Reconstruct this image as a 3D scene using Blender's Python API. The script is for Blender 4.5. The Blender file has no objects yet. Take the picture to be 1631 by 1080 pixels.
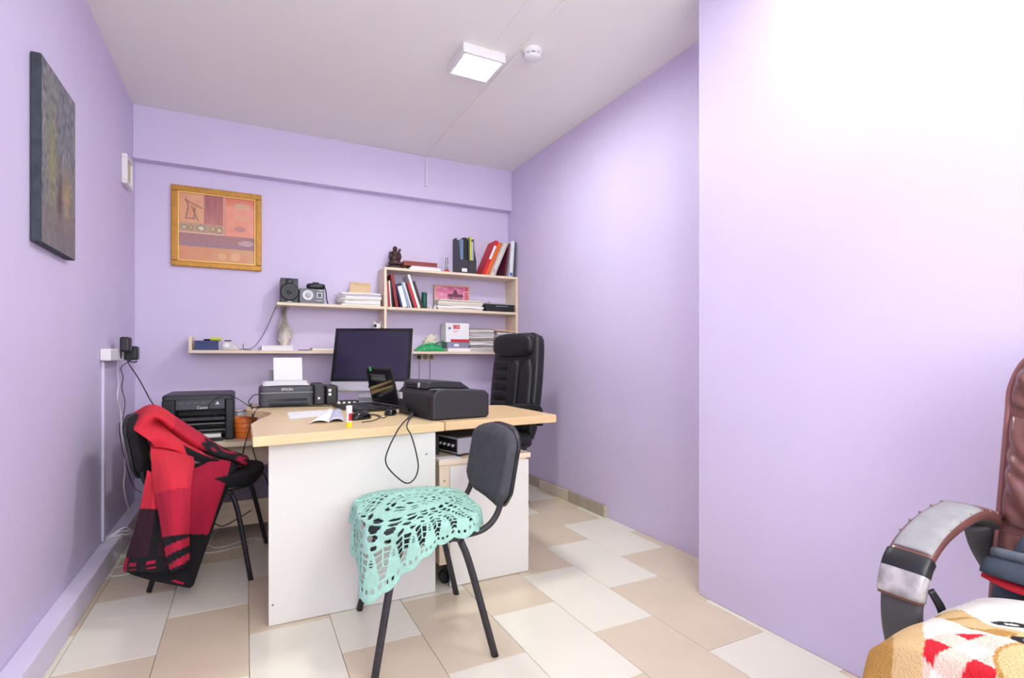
import bpy, bmesh, math, random
from mathutils import Vector, Matrix, noise
random.seed(7)
PI = math.pi
scene = bpy.context.scene
C = scene.collection
# ------------------------------------------------------------------ camera
FPX, CXP, HYP, EYE, YAW = 836.6, 815.5, 570.0, 1.013, math.radians(26.86)
cam = bpy.data.cameras.new('camera'); camo = bpy.data.objects.new('camera', cam); C.objects.link(camo)
camo.location = (0, 0, EYE); camo.rotation_euler = (PI/2, 0, -YAW)
cam.sensor_width = 36; cam.lens = FPX/1631*36; cam.shift_y = (HYP-540)/1631; cam.clip_start = .02
scene.camera = camo
# ------------------------------------------------------------------ world, exposure
w = bpy.data.worlds.new('world'); scene.world = w; w.use_nodes = True
w.node_tree.nodes['Background'].inputs[0].default_value = (.975, 1, .965, 1)
w.node_tree.nodes['Background'].inputs[1].default_value = 4.9
vs = scene.view_settings
vs.view_transform = 'Standard'; vs.look = 'None'; vs.gamma = 1; vs.use_curve_mapping = False
vs.exposure = 0.95
LAMP = 80.0          # emission of the ceiling panels
# ------------------------------------------------------------------ pixel helpers (a pixel gives a direction, the plane gives the distance)
FW = Vector((math.sin(YAW), math.cos(YAW), 0)); RT = Vector((math.cos(YAW), -math.sin(YAW), 0)); EYEV = Vector((0, 0, EYE))
def ray(x, y): return FW*FPX + RT*(x-CXP) + Vector((0, 0, HYP-y))
def PY(x, y, Y): d = ray(x, y); return EYEV + d*(Y/d.y)
def PX(x, y, X): d = ray(x, y); return EYEV + d*(X/d.x)
def PZ(x, y, z): d = ray(x, y); return EYEV + d*((z-EYE)/d.z)
def PD(x, y, dep): return EYEV + ray(x, y)*(dep/FPX)
# ------------------------------------------------------------------ materials
def lin(c): return c/12.92 if c <= .04045 else ((c+.055)/1.055)**2.4
def hexc(h): return tuple(lin(int(h[i:i+2], 16)/255) for i in (0, 2, 4)) + (1,)
def rgb(r, g, b): return tuple(lin(v/255) for v in (r, g, b)) + (1,)
MATS = {}
def mat(name, h, rough=.5, metal=0, var=.0, vscale=8, bump=0, bscale=60, spec=.5, kind='noise', stretch=(1, 1, 1), trans=0, coat=0):
    if name in MATS: return MATS[name]
    m = bpy.data.materials.new(name); m.use_nodes = True; nt = m.node_tree; b = nt.nodes['Principled BSDF']
    col = hexc(h) if isinstance(h, str) else h
    b.inputs['Base Color'].default_value = col; b.inputs['Roughness'].default_value = rough; b.inputs['Metallic'].default_value = metal
    b.inputs['Specular IOR Level'].default_value = spec; b.inputs['Transmission Weight'].default_value = trans; b.inputs['Coat Weight'].default_value = coat
    if var or bump:
        tc = nt.nodes.new('ShaderNodeTexCoord'); mp = nt.nodes.new('ShaderNodeMapping'); mp.inputs['Scale'].default_value = stretch
        nt.links.new(tc.outputs['Object'], mp.inputs[0])
    if var:
        n = nt.nodes.new('ShaderNodeTexNoise'); n.inputs['Scale'].default_value = vscale; n.inputs['Detail'].default_value = 6
        nt.links.new(mp.outputs[0], n.inputs['Vector'])
        r = nt.nodes.new('ShaderNodeValToRGB'); r.color_ramp.elements[0].position = .3; r.color_ramp.elements[1].position = .7
        r.color_ramp.elements[0].color = tuple(max(0, c*(1-var)) for c in col[:3])+(1,)
        r.color_ramp.elements[1].color = tuple(min(1, c*(1+var*.6)) for c in col[:3])+(1,)
        nt.links.new(n.outputs['Fac'], r.inputs[0]); nt.links.new(r.outputs[0], b.inputs['Base Color'])
    if bump:
        n2 = nt.nodes.new('ShaderNodeTexNoise'); n2.inputs['Scale'].default_value = bscale; n2.inputs['Detail'].default_value = 3
        nt.links.new(mp.outputs[0], n2.inputs['Vector'])
        bp = nt.nodes.new('ShaderNodeBump'); bp.inputs['Strength'].default_value = bump; bp.inputs['Distance'].default_value = .004
        nt.links.new(n2.outputs['Fac'], bp.inputs['Height']); nt.links.new(bp.outputs[0], b.inputs['Normal'])
    MATS[name] = m
    return m
def emat(name, col, s):
    m = bpy.data.materials.new(name); m.use_nodes = True; nt = m.node_tree; nt.nodes.clear()
    e = nt.nodes.new('ShaderNodeEmission'); e.inputs[0].default_value = col; e.inputs[1].default_value = s
    o = nt.nodes.new('ShaderNodeOutputMaterial'); nt.links.new(e.outputs[0], o.inputs[0]); return m
def paintmat(name, rough=.6, bump=0, bscale=200, nz=0):
    m = bpy.data.materials.new(name); m.use_nodes = True; nt = m.node_tree; b = nt.nodes['Principled BSDF']
    a = nt.nodes.new('ShaderNodeAttribute'); a.attribute_name = 'Col'
    nt.links.new(a.outputs['Color'], b.inputs['Base Color']); b.inputs['Roughness'].default_value = rough
    if bump:
        tc = nt.nodes.new('ShaderNodeTexCoord'); n2 = nt.nodes.new('ShaderNodeTexNoise'); n2.inputs['Scale'].default_value = bscale
        nt.links.new(tc.outputs['Object'], n2.inputs['Vector'])
        bp = nt.nodes.new('ShaderNodeBump'); bp.inputs['Strength'].default_value = bump; bp.inputs['Distance'].default_value = .004
        nt.links.new(n2.outputs['Fac'], bp.inputs['Height']); nt.links.new(bp.outputs[0], b.inputs['Normal'])
    return m
LAV = 'dacfee'
m_wall = mat('lavender wall paint', LAV, .55, var=.035, vscale=1.6, bump=.12, bscale=90)
m_ceil = mat('ceiling paint', 'f8f7f2', .8, var=.015, vscale=1.2, bump=.08, bscale=60)
m_trimlav = mat('lavender trim paint', 'dfd9f0', .45, var=.04, vscale=5, bump=.1, bscale=50)
m_tileA = mat('cream floor tile', 'ebe8d6', .22, var=.03, vscale=3, spec=.5)
m_tileB = mat('beige floor tile', 'dccdb2', .25, var=.05, vscale=4, spec=.5)
m_grout = mat('grout', 'a89c8e', .9)
m_skirt = mat('skirting tile', 'b3a898', .4, var=.12, vscale=14)
m_skirt2 = mat('skirting tile light', 'd8cdb8', .4, var=.06, vscale=14)
m_birch = mat('pale birch laminate', 'ecd9bf', .4, var=.06, vscale=6, stretch=(1, 8, 8))
m_beech = mat('beech desk laminate', 'ebd0a0', .32, var=.06, vscale=5, stretch=(1.5, 14, 6))
m_beech2 = mat('beech desk edge', 'e6c79a', .35, var=.05, vscale=6)
m_beechR = mat('beech side desk', 'eac898', .32, var=.06, vscale=5, stretch=(1.5, 14, 6))
m_grey = mat('light grey laminate', 'e3e2dc', .4, var=.015, vscale=3)
m_dkwood = mat('dull brown board', '8a7466', .5, var=.1)  # brown of the socket holes and armrest tacks
m_blk = mat('black plastic', '1b1c20', .4, var=.15, vscale=30)
m_blkg = mat('glossy black plastic', '101115', .15)
m_char = mat('charcoal plastic', '33343b', .45, var=.1, vscale=25)
m_char2 = mat('dark grey plastic', '4b4d55', .5, var=.1, vscale=25)
m_dgrey = mat('grey plastic', '70737a', .4)
m_white = mat('white plastic', 'eeeeee', .4)
m_paper = mat('white paper', 'f1f0f2', .8)
m_paper2 = mat('old paper', 'dcd6c8', .85, var=.08, vscale=20)
m_alu = mat('brushed aluminium', 'd0d0d4', .3, .55)
m_silver = mat('silver plastic', 'b9bac0', .35, .3)
m_screen = mat('dark screen glass', '241f3a', .12, spec=.6)
m_leather = mat('black leather', '191a1d', .42, var=.2, vscale=18, bump=.3, bscale=120)
m_leath2 = mat('black leather seam', '0d0d0f', .6)
m_fabric = mat('charcoal chair fabric', '4c4d53', .95, var=.18, vscale=25, bump=.5, bscale=500)
m_fabk = mat('black chair fabric', '16171b', .95, var=.2, vscale=25, bump=.5, bscale=500)
m_tube = mat('dark steel tube', '3a383b', .45, .3, var=.15, vscale=60)
m_tubek = mat('black steel tube', '26262a', .4, .3, var=.15, vscale=60)
m_brown = mat('brown leather', '744a46', .3, var=.25, vscale=9, bump=.25, bscale=40, coat=.15)
m_brown2 = mat('brown leather piping', '8f5f5c', .45)
m_gold = mat('gilt frame', 'c08a3a', .45, .35, var=.2, vscale=30)
m_gold2 = mat('gilt frame inner', 'e8c070', .4, .3)
m_cable = mat('black cable', '17171c', .5)
m_wcable = mat('white cable', 'e9e7ec', .5)
m_cover = lambda n, h: mat(n, h, .5, var=.04, vscale=12)
# ------------------------------------------------------------------ mesh helpers
MW = {}
def finish(name, verts, faces, m, parent=None, world=True, smooth=False, cols=None, solid=0, base=True):
    """links one mesh object; verts in world space (world=True) or in the space of the parent thing"""
    verts = [Vector(v) for v in verts]
    me = bpy.data.meshes.new(name)
    o = bpy.data.objects.new(name, me); C.objects.link(o)
    if parent is not None:
        pm = MW[parent.name]
        if world:
            inv = pm.inverted(); verts = [inv @ v for v in verts]
        o.parent = parent; MW[o.name] = pm
    else:
        xs = [v.x for v in verts]; ys = [v.y for v in verts]; zs = [v.z for v in verts]
        l = Vector(((min(xs)+max(xs))/2, (min(ys)+max(ys))/2, min(zs)))
        verts = [v-l for v in verts]; o.location = l; MW[o.name] = Matrix.Translation(l)
    me.from_pydata([tuple(v) for v in verts], [], faces)
    me.validate(); me.update()
    bm = bmesh.new(); bm.from_mesh(me); bmesh.ops.recalc_face_normals(bm, faces=bm.faces); bm.to_mesh(me); bm.free()
    if smooth:
        for p in me.polygons: p.use_smooth = True
    if cols is not None:
        a = me.color_attributes.new('Col', 'FLOAT_COLOR', 'POINT')
        for i, c in enumerate(cols): a.data[i].color = c
    me.materials.append(m)
    if solid:
        md = o.modifiers.new('thickness', 'SOLIDIFY'); md.thickness = solid; md.offset = 0
    return o
def thing(name, label, cat, loc=(0, 0, 0), rz=0, group=None, M=None):
    o = bpy.data.objects.new(name, None); C.objects.link(o); o.empty_display_size = .05
    if M is None: M = Matrix.Translation(Vector(loc)) @ Matrix.Rotation(rz, 4, 'Z')
    o.matrix_world = M; MW[o.name] = M
    return tag(o, label, cat, group)
def tag(o, label, cat, group=None):
    o['label'] = label; o['category'] = cat
    if group: o['group'] = group
    return o
def struct(o, label=None):
    o['kind'] = 'structure'
    if label: o['label'] = label
    return o
class MB:
    def __init__(s): s.v = []; s.f = []
    def add(s, vf, M=None):
        v, f = vf; k = len(s.v)
        s.v += [(M @ Vector(p) if M else Vector(p)) for p in v]; s.f += [tuple(i+k for i in q) for q in f]; return s
    def go(s, name, m, parent=None, **k): return finish(name, s.v, s.f, m, parent, **k)
def vbox(lo, hi, bev=.003, seg=2):
    lo = Vector(lo); hi = Vector(hi)
    lo, hi = Vector([min(a, b) for a, b in zip(lo, hi)]), Vector([max(a, b) for a, b in zip(lo, hi)])
    bm = bmesh.new(); bmesh.ops.create_cube(bm, size=1)
    s = hi-lo; c = (lo+hi)/2
    for v in bm.verts: v.co = Vector((v.co.x*s.x, v.co.y*s.y, v.co.z*s.z))+c
    bev = min(bev, min(s)*.45)
    if bev > 0: bmesh.ops.bevel(bm, geom=bm.edges[:], offset=bev, segments=seg, profile=.5, affect='EDGES')
    bm.verts.index_update()
    r = ([v.co.copy() for v in bm.verts], [tuple(v.index for v in f.verts) for f in bm.faces]); bm.free(); return r
def box(name, lo, hi, m, parent=None, bev=.003, seg=2, M=None, **k):
    v, f = vbox(lo, hi, bev, seg)
    if M: v = [M @ p for p in v]
    return finish(name, v, f, m, parent, **k)
def crom(pts, n=8, closed=False):
    pts = [Vector(p) for p in pts]
    if len(pts) < 3: return pts
    out = []; L = len(pts); rng = L if closed else L-1
    for i in range(rng):
        p0 = pts[(i-1) % L] if closed or i > 0 else pts[0]*2-pts[1]
        p1 = pts[i]; p2 = pts[(i+1) % L]
        p3 = pts[(i+2) % L] if closed or i+2 < L else pts[-1]*2-pts[-2]
        for j in range(n):
            t = j/n
            out.append(.5*((2*p1)+(-p0+p2)*t+(2*p0-5*p1+4*p2-p3)*t*t+(-p0+3*p1-3*p2+p3)*t**3))
    if not closed: out.append(pts[-1])
    return out
def vtube(pts, r, seg=8, n=6, closed=False, ry=None, smoothp=True, up=None):
    P = crom(pts, n, closed) if smoothp else [Vector(p) for p in pts]
    L = len(P); v = []; f = []
    prev = None
    for i, p in enumerate(P):
        a = P[i-1] if (i > 0 or closed) else P[i]; b = P[(i+1) % L] if (i < L-1 or closed) else P[i]
        t = (b-a).normalized()
        if up is not None: nrm = Vector(up)-t*Vector(up).dot(t)
        elif prev is None: nrm = t.orthogonal()
        else: nrm = prev-t*prev.dot(t)
        nrm.normalize(); prev = nrm; bi = t.cross(nrm)
        rr = r(i/(L-1)) if callable(r) else r
        r2 = rr if ry is None else (ry(i/(L-1)) if callable(ry) else ry)
        for k in range(seg):
            a_ = 2*PI*k/seg
            v.append(p+nrm*(rr*math.cos(a_))+bi*(r2*math.sin(a_)))
    for i in range(L if closed else L-1):
        for k in range(seg):
            f.append((i*seg+k, i*seg+(k+1) % seg, ((i+1) % L)*seg+(k+1) % seg, ((i+1) % L)*seg+k))
    if not closed: f.append(tuple(range(seg-1, -1, -1))); f.append(tuple((L-1)*seg+k for k in range(seg)))
    return v, f
def tube(name, pts, r, m, parent=None, seg=8, n=6, **k):
    kw = {q: k.pop(q) for q in ('closed', 'ry', 'smoothp', 'up') if q in k}
    v, f = vtube(pts, r, seg, n, **kw); return finish(name, v, f, m, parent, smooth=True, **k)
def vlathe(prof, seg=24, c=(0, 0, 0)):
    c = Vector(c); v = []; f = []
    for (r, z) in prof:
        for k in range(seg): v.append(c+Vector((r*math.cos(2*PI*k/seg), r*math.sin(2*PI*k/seg), z)))
    for i in range(len(prof)-1):
        for k in range(seg): f.append((i*seg+k, i*seg+(k+1) % seg, (i+1)*seg+(k+1) % seg, (i+1)*seg+k))
    f.append(tuple(range(seg-1, -1, -1))); f.append(tuple((len(prof)-1)*seg+k for k in range(seg))); return v, f
def vprism(poly, z0, z1, axis='z', bev=.002):
    bm = bmesh.new()
    def mk(p, z):
        return {'z': (p[0], p[1], z), 'y': (p[0], z, p[1]), 'x': (z, p[0], p[1])}[axis]
    a = [bm.verts.new(mk(p, z0)) for p in poly]; b = [bm.verts.new(mk(p, z1)) for p in poly]
    fa = bm.faces.new(a); fb = bm.faces.new(b)
    for i in range(len(poly)): bm.faces.new((a[i], a[(i+1) % len(a)], b[(i+1) % len(b)], b[i]))
    bmesh.ops.recalc_face_normals(bm, faces=bm.faces)
    if bev:
        es = list({e for f in (fa, fb) for e in f.edges})
        bmesh.ops.bevel(bm, geom=es, offset=bev, segments=2, profile=.5, affect='EDGES')
    bm.verts.index_update()
    r = ([v.co.copy() for v in bm.verts], [tuple(v.index for v in f.verts) for f in bm.faces]); bm.free(); return r
def vell(c, s, e1=1., e2=1., nu=20, nv=12):
    """superellipsoid of half sizes s; e<1 boxier"""
    c = Vector(c); v = []; f = []
    sg = lambda x, e: math.copysign(abs(x)**e, x)
    for i in range(1, nv):
        ph = -PI/2+PI*i/nv
        for k in range(nu):
            th = 2*PI*k/nu
            v.append(c+Vector((s[0]*sg(math.cos(ph), e1)*sg(math.cos(th), e2), s[1]*sg(math.cos(ph), e1)*sg(math.sin(th), e2), s[2]*sg(math.sin(ph), e1))))
    a = len(v); v.append(c-Vector((0, 0, s[2]))); v.append(c+Vector((0, 0, s[2])))
    for i in range(nv-2):
        for k in range(nu): f.append((i*nu+k, i*nu+(k+1) % nu, (i+1)*nu+(k+1) % nu, (i+1)*nu+k))
    for k in range(nu): f.append((a, (k+1) % nu, k)); f.append((a+1, (nv-2)*nu+k, (nv-2)*nu+(k+1) % nu))
    return v, f
def vloft(rings, cap=True):
    n = len(rings[0]); v = [Vector(p) for r in rings for p in r]; f = []
    for i in range(len(rings)-1):
        for k in range(n): f.append((i*n+k, i*n+(k+1) % n, (i+1)*n+(k+1) % n, (i+1)*n+k))
    if cap: f.append(tuple(range(n-1, -1, -1))); f.append(tuple((len(rings)-1)*n+k for k in range(n)))
    return v, f
def sring(a, b, e=.6, n=24):
    sg = lambda x: math.copysign(abs(x)**e, x)
    return [(a*sg(math.cos(2*PI*k/n)), b*sg(math.sin(2*PI*k/n))) for k in range(n)]
def vgrid(fn, nu, nv):
    v = [Vector(fn(i/nu, j/nv)) for j in range(nv+1) for i in range(nu+1)]
    f = [(j*(nu+1)+i, j*(nu+1)+i+1, (j+1)*(nu+1)+i+1, (j+1)*(nu+1)+i) for j in range(nv) for i in range(nu)]
    return v, f
def painted(name, origin, du, dv, nu, nv, colf, m, parent, thick=0, **k):
    """flat print: a fine grid coloured point by point, u right, v up"""
    origin = Vector(origin); du = Vector(du); dv = Vector(dv)
    v, f = vgrid(lambda a, b: origin+du*a+dv*b, nu, nv)
    cols = [colf(i/nu, j/nv) for j in range(nv+1) for i in range(nu+1)]
    return finish(name, v, f, m, parent, cols=cols, **k)
def text(name, s, size, origin, xdir, ydir, m, parent, align='CENTER', ext=.0004):
    cu = bpy.data.curves.new(name, 'FONT'); cu.body = s; cu.size = size; cu.align_x = align; cu.align_y = 'CENTER'; cu.extrude = ext; cu.resolution_u = 3
    ob = bpy.data.objects.new(name, cu); C.objects.link(ob)
    me = bpy.data.meshes.new_from_object(ob.evaluated_get(bpy.context.evaluated_depsgraph_get()))
    X = Vector(xdir).normalized(); Y = Vector(ydir).normalized(); Z = X.cross(Y)
    M = Matrix(((X.x, Y.x, Z.x, origin[0]), (X.y, Y.y, Z.y, origin[1]), (X.z, Y.z, Z.z, origin[2]), (0, 0, 0, 1)))
    v = [M @ p.co for p in me.vertices]; f = [tuple(p.vertices) for p in me.polygons]
    bpy.data.objects.remove(ob); bpy.data.curves.remove(cu); bpy.data.meshes.remove(me)
    return finish(name, v, f, m, parent)
def mix(a, b, t): return tuple(x*(1-t)+y*t for x, y in zip(a, b))
def nz(x, y, z=0): return noise.noise(Vector((x, y, z)))
# ================================================================== THE ROOM
XL, XR, XP, YP, YB, YBM, ZC, ZBM, YF = -.639, 2.045, 1.731, 1.648, 4.12, 4.04, 2.62, 2.278, -1.3
fl = struct(box('floor', (XL-.1, YF-.1, -.12), (XR+.1, YB+.1, -.008), m_grout, bev=0), 'floor of cream and beige rectangular tiles')
TW, TL, TX0, TY0 = .2833, .5545, .01, 2.146
pr = {}
for k in range(-3, 9):
    x0 = TX0+TW*k
    for j in range(-12, 8):
        y1 = TY0+.2765*(k-4)+TL*j
        a, b = max(x0, XL), min(x0+TW, XR); c_, d_ = max(y1-TL, YF), min(y1, YB)
        if b-a < .01 or d_-c_ < .01: continue
        g = .0009
        key = (round(b-a, 3), round(d_-c_, 3), j % 2)
        if key not in pr:
            o = box('tile', (a+g, c_+g, -.01), (b-g, d_-g, 0), m_tileA if j % 2 == 0 else m_tileB, fl, bev=.0008, seg=1)
            me = o.data; ctr = Vector(((a+b)/2, (c_+d_)/2, 0)); off = MW[fl.name].inverted() @ ctr
            for v in me.vertices: v.co -= off
            o.location = off; pr[key] = o
        else:
            o = pr[key].copy(); C.objects.link(o); o.parent = fl
            o.location = MW[fl.name].inverted() @ Vector(((a+b)/2, (c_+d_)/2, 0))
struct(box('wall_left', (XL-.1, YF-.1, 0), (XL, YB+.1, ZC), m_wall, bev=0), 'lavender painted left wall')
struct(box('wall_back', (XL, YB, 0), (XR, YB+.1, ZC), m_wall, bev=0), 'lavender painted back wall')
struct(box('wall_right', (XR, YP-.3, 0), (XR+.1, YB+.1, ZC), m_wall, bev=0), 'lavender right wall, recessed stretch')
struct(box('wall_right_near', (XP, YF-.1, 0), (XR, YP, ZC), m_wall, bev=.004), 'lavender right wall, thick stretch')
WX0, WX1, WZ0, WZ1 = -.5, 1.6, .95, 2.55  # opening for an invented window that evens out the room light
mb = MB()
for lo, hi in (((XL, 0), (WX0, ZC)), ((WX1, 0), (XP, ZC)), ((WX0, 0), (WX1, WZ0)), ((WX0, WZ1), (WX1, ZC))): mb.add(vbox((lo[0], YF-.1, lo[1]), (hi[0], YF, hi[1]), 0))
struct(mb.go('wall_front', m_wall), 'lavender wall behind the viewer')
fill_win = bpy.data.objects.new('fill_window_1', None); C.objects.link(fill_win); fill_win.location = ((WX0+WX1)/2, YF, WZ0); MW['fill_window_1'] = Matrix.Translation(fill_win.location); struct(fill_win, 'unseen white framed window added behind the viewer for fill light')  # unseen window, added only to bring in even fill daylight
mb = MB(); q = .05
for lo, hi in (((WX0, WZ0), (WX1, WZ0+q)), ((WX0, WZ1-q), (WX1, WZ1)), ((WX0, WZ0+q), (WX0+q, WZ1-q)), ((WX1-q, WZ0+q), (WX1, WZ1-q)), (((WX0+WX1)/2-.03, WZ0+q), ((WX0+WX1)/2+.03, WZ1-q))): mb.add(vbox((lo[0], YF-.08, lo[1]), (hi[0], YF-.03, hi[1]), .004))
mb.go('fill_window_frame', mat('fill window frame', 'eeeeee', .4), fill_win)
gm = bpy.data.materials.new('fill window glass'); gm.use_nodes = True; nt = gm.node_tree; nt.nodes.clear()
tr = nt.nodes.new('ShaderNodeBsdfTransparent'); gl = nt.nodes.new('ShaderNodeBsdfGlossy'); gl.inputs['Roughness'].default_value = .02; mx = nt.nodes.new('ShaderNodeMixShader'); mx.inputs[0].default_value = .06; ou = nt.nodes.new('ShaderNodeOutputMaterial')
nt.links.new(tr.outputs[0], mx.inputs[1]); nt.links.new(gl.outputs[0], mx.inputs[2]); nt.links.new(mx.outputs[0], ou.inputs[0])
for a, b in ((WX0+q, (WX0+WX1)/2-.03), ((WX0+WX1)/2+.03, WX1-q)): box('pane', (a, YF-.058, WZ0+q), (b, YF-.052, WZ1-q), gm, fill_win, bev=0)
pl = bpy.data.lights.new('fill_window_portal', 'AREA'); pl.shape = 'RECTANGLE'; pl.size = WX1-WX0; pl.size_y = WZ1-WZ0; pl.cycles.is_portal = True  # guides sampling of the sky through the added fill window
plo = bpy.data.objects.new('fill_window_portal', pl); C.objects.link(plo); plo.location = ((WX0+WX1)/2, YF-.11, (WZ0+WZ1)/2); plo.rotation_euler = (PI/2, 0, 0)
struct(box('ceiling', (XL-.1, YF-.1, ZC), (XR+.1, YB+.1, ZC+.1), m_ceil, bev=0), 'white ceiling')
struct(box('trim_1', (XL, YBM, ZBM), (XR, YB, ZC), m_wall, bev=.004), 'lavender beam across the top of the back wall')
bb = struct(box('baseboard_left', (XL, YF, 0), (-.572, 4.1, .102), m_trimlav, bev=.006), 'lavender boxed plinth along the left wall')
br = struct(box('baseboard_right', (XR-.006, 2.715, 0), (XR, YB, .074), m_grout, bev=0), 'stone coloured skirting along the right wall')
for a, b, m in ((2.72, 3.13, m_skirt), (3.134, 3.54, m_skirt2), (3.544, 3.95, m_skirt), (3.954, 4.115, m_skirt2)):
    box('tile', (XR-.016, a, .001), (XR-.005, b, .072), m, br, bev=.001, seg=1)
box('end_piece', (XR-.017, 2.70, .001), (XR-.001, 2.7185, .07), m_skirt2, br, bev=.001, seg=1)
# ceiling conduits
def conduit(name, lo, hi, label, m): return tag(box(name, lo, hi, m, bev=.003), label, 'cable duct')
m_duct = mat('white duct', 'f8f7f2', .6)
conduit('cable_duct', (1.27, 2.2, ZC-.006), (1.287, YBM, ZC), 'slim white cable duct on the ceiling running past the lamp to the beam', m_duct)
conduit('cable_duct', (1.128, YF+.01, ZC-.006), (1.145, 2.49, ZC), 'slim white cable duct on the ceiling ending at the square lamp', m_duct)
conduit('cable_duct', (1.272, YF+.01, ZC-.006), (1.289, 2.197, ZC), 'slim white cable duct on the ceiling leading to the smoke detector', m_duct)
conduit('cable_duct', (1.271, YBM-.012, 2.375), (1.289, YBM, ZC-.013), 'short lavender cable duct going down the beam face', m_trimlav)
conduit('cable_duct', (XL, 3.235, .1025), (XL+.012, 3.262, .995), 'lavender cable duct going down the left wall from the socket block', m_trimlav)
# ceiling lamps
LCOL = (.975, 1, .955, 1)
m_diff = emat('lit diffuser', LCOL, LAMP); m_diff2 = emat('lit diffuser dim', LCOL, LAMP*.45)
def ceiling_lamp(x, y, label, md=None):
    t = thing('ceiling_lamp', label, 'lamp', (x, y, ZC-.05), 0, 'square ceiling lamps')
    mb = MB(); h = .12; i = .1
    for lo, hi in (((-h, -h, 0), (h, -i, .05)), ((-h, i, 0), (h, h, .05)), ((-h, -i, 0), (-i, i, .05)), ((i, -i, 0), (h, i, .05))): mb.add(vbox(lo, hi, .004))
    mb.go('frame', m_white, t, world=False)
    box('diffuser', (-i+.0005, -i+.0005, .004), (i-.0005, i-.0005, .012), md or m_diff, t, bev=.002, world=False)
ceiling_lamp(1.105, 2.61, 'square white ceiling lamp beside the smoke detector')
ceiling_lamp(1.27, .9, 'square white ceiling lamp between the thick wall stretch and the left wall', m_diff2)
# smoke detector
t = thing('smoke_detector', 'round white smoke detector beside the ceiling lamp', 'smoke detector', (1.335, 2.40, ZC-.05))
v, f = vlathe([(.034, .026), (.05, .028), (.052, .045), (.052, .05)], 28); finish('base', v, f, m_white, t, world=False, smooth=True)
v, f = vlathe([(.001, 0), (.03, .001), (.042, .006), (.044, .014), (.044, .016)], 28); finish('cap', v, f, m_white, t, world=False, smooth=True)
mb = MB()
for k in range(8): mb.add(vbox((.033, -.004, .015), (.042, .004, .028), .001, 1), Matrix.Rotation(k*PI/4, 4, 'Z'))
mb.go('rib', m_white, t, world=False)
v, f = vlathe([(.032, .014), (.032, .028)], 20); finish('core', v, f, m_blk, t, world=False)
# ================================================================== LEFT WALL THINGS
m_paint = paintmat('printed picture', .55); m_oil = paintmat('oil paint', .5, .9, 160); m_wool = paintmat('woven wool', .95, .6, 500); m_plush = paintmat('plush print', .95, .8, 300)
t = thing('canvas_painting', 'dark unframed canvas painting hanging on the left wall', 'painting', (XL, 2.43, 1.39))
cy0, cy1, cz0, cz1 = 2.27, 2.66, 1.40, 2.03
box('canvas', (XL+.002, cy0, cz0), (XL+.03, cy1, cz1), mat('canvas side', '3a444c', .8, var=.3, vscale=30), t, bev=.003)
def cf(u, v):
    n = nz(u*5, v*9, 1)*.5+.5; n2 = nz(u*26, v*40, 5)*.5+.5
    n2 = nz(u*34, v*22, 5)*.5+.5; c = mix(rgb(70, 75, 84), rgb(158, 158, 160), max(0, min(1, n2*1.3-.25+.25*nz(u*9, v*6, 4))))
    g = max(0, 1-abs(u-.28)/.22)*max(0, 1-abs(v-.5)/.5)
    c = mix(c, rgb(150, 150, 84), min(1, g*n2*1.6))
    g = max(0, 1-abs(u-.72)/.25)*max(0, 1-abs(v-.33)/.25); c = mix(c, rgb(176, 148, 88), min(1, g*n*1.5))
    g = max(0, 1-abs(u-.5)/.12)*max(0, 1-abs(v-.28)/.3); c = mix(c, rgb(86, 64, 52), min(1, g*1.2))
    if v < .22: c = mix(c, rgb(122, 112, 112), .5)
    return c
painted('painted_face', (XL+.0308, cy0+.002, cz0+.002), (0, cy1-cy0-.004, 0), (0, 0, cz1-cz0-.004), 60, 96, cf, m_oil, t)
t = thing('wall_box', 'small white framed control box high on the left wall', 'control box', (XL, 3.8, 2.03))
fr = MB(); a0, a1, b0, b1 = 3.70, 3.87, 2.02, 2.19
for lo, hi in (((XL+.001, a0, b0), (XL+.03, a1, b0+.022)), ((XL+.001, a0, b1-.022), (XL+.03, a1, b1)), ((XL+.001, a0, b0+.022), (XL+.03, a0+.022, b1-.022)), ((XL+.001, a1-.022, b0+.022), (XL+.03, a1, b1-.022))): fr.add(vbox(lo, hi, .003))
fr.go('frame', m_white, t); box('panel', (XL+.001, a0+.0225, b0+.0225), (XL+.02, a1-.0225, b1-.0225), mat('beige panel', 'd8cda8', .5), t)
# socket block with plugs
t = thing('socket_block', 'white double socket block with cover on the left wall', 'socket', (XL, 3.4, 1.0))
box('cover', (XL+.001, 3.2, .998), (XL+.045, 3.40, 1.058), m_white, t, bev=.006)
for k in range(2):
    s = box('socket_plate', (XL+.001, 3.405+k*.11, .998), (XL+.04, 3.512+k*.11, 1.058), m_white, t, bev=.004)
    v, f = vlathe([(.02, 0), (.02, .001)], 16); M = Matrix.Translation((XL+.0405, 3.458+k*.11, 1.028)) @ Matrix.Rotation(PI/2, 4, 'Y')
    finish('socket_hole', [M @ p for p in v], f, m_char, s)
def adaptor(lo, hi, label):
    t = thing('power_adaptor', label, 'power adaptor', ((lo[0]+hi[0])/2, (lo[1]+hi[1])/2, lo[2]), 0, 'adaptors in the left wall socket')
    box('body', lo, hi, m_blk, t, bev=.01, seg=3); box('label_panel', (hi[0]-.0005, lo[1]+.012, lo[2]+.014), (hi[0]+.0006, hi[1]-.012, hi[2]-.014), m_char, t, bev=0)
adaptor((XL+.041, 3.42, 1.045), (XL+.085, 3.50, 1.125), 'black adaptor standing upright, the upper of two in the wall socket')
adaptor((XL+.041, 3.535, 1.0), (XL+.1, 3.615, 1.078), 'black cubic adaptor, the lower of two in the wall socket')
def cable(pts, label, m=m_cable, r=.0028, group=None, seg=6, name='cable'):
    return tag(tube(name, pts, r, m, None, seg, 6), label, 'cable', group)
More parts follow.
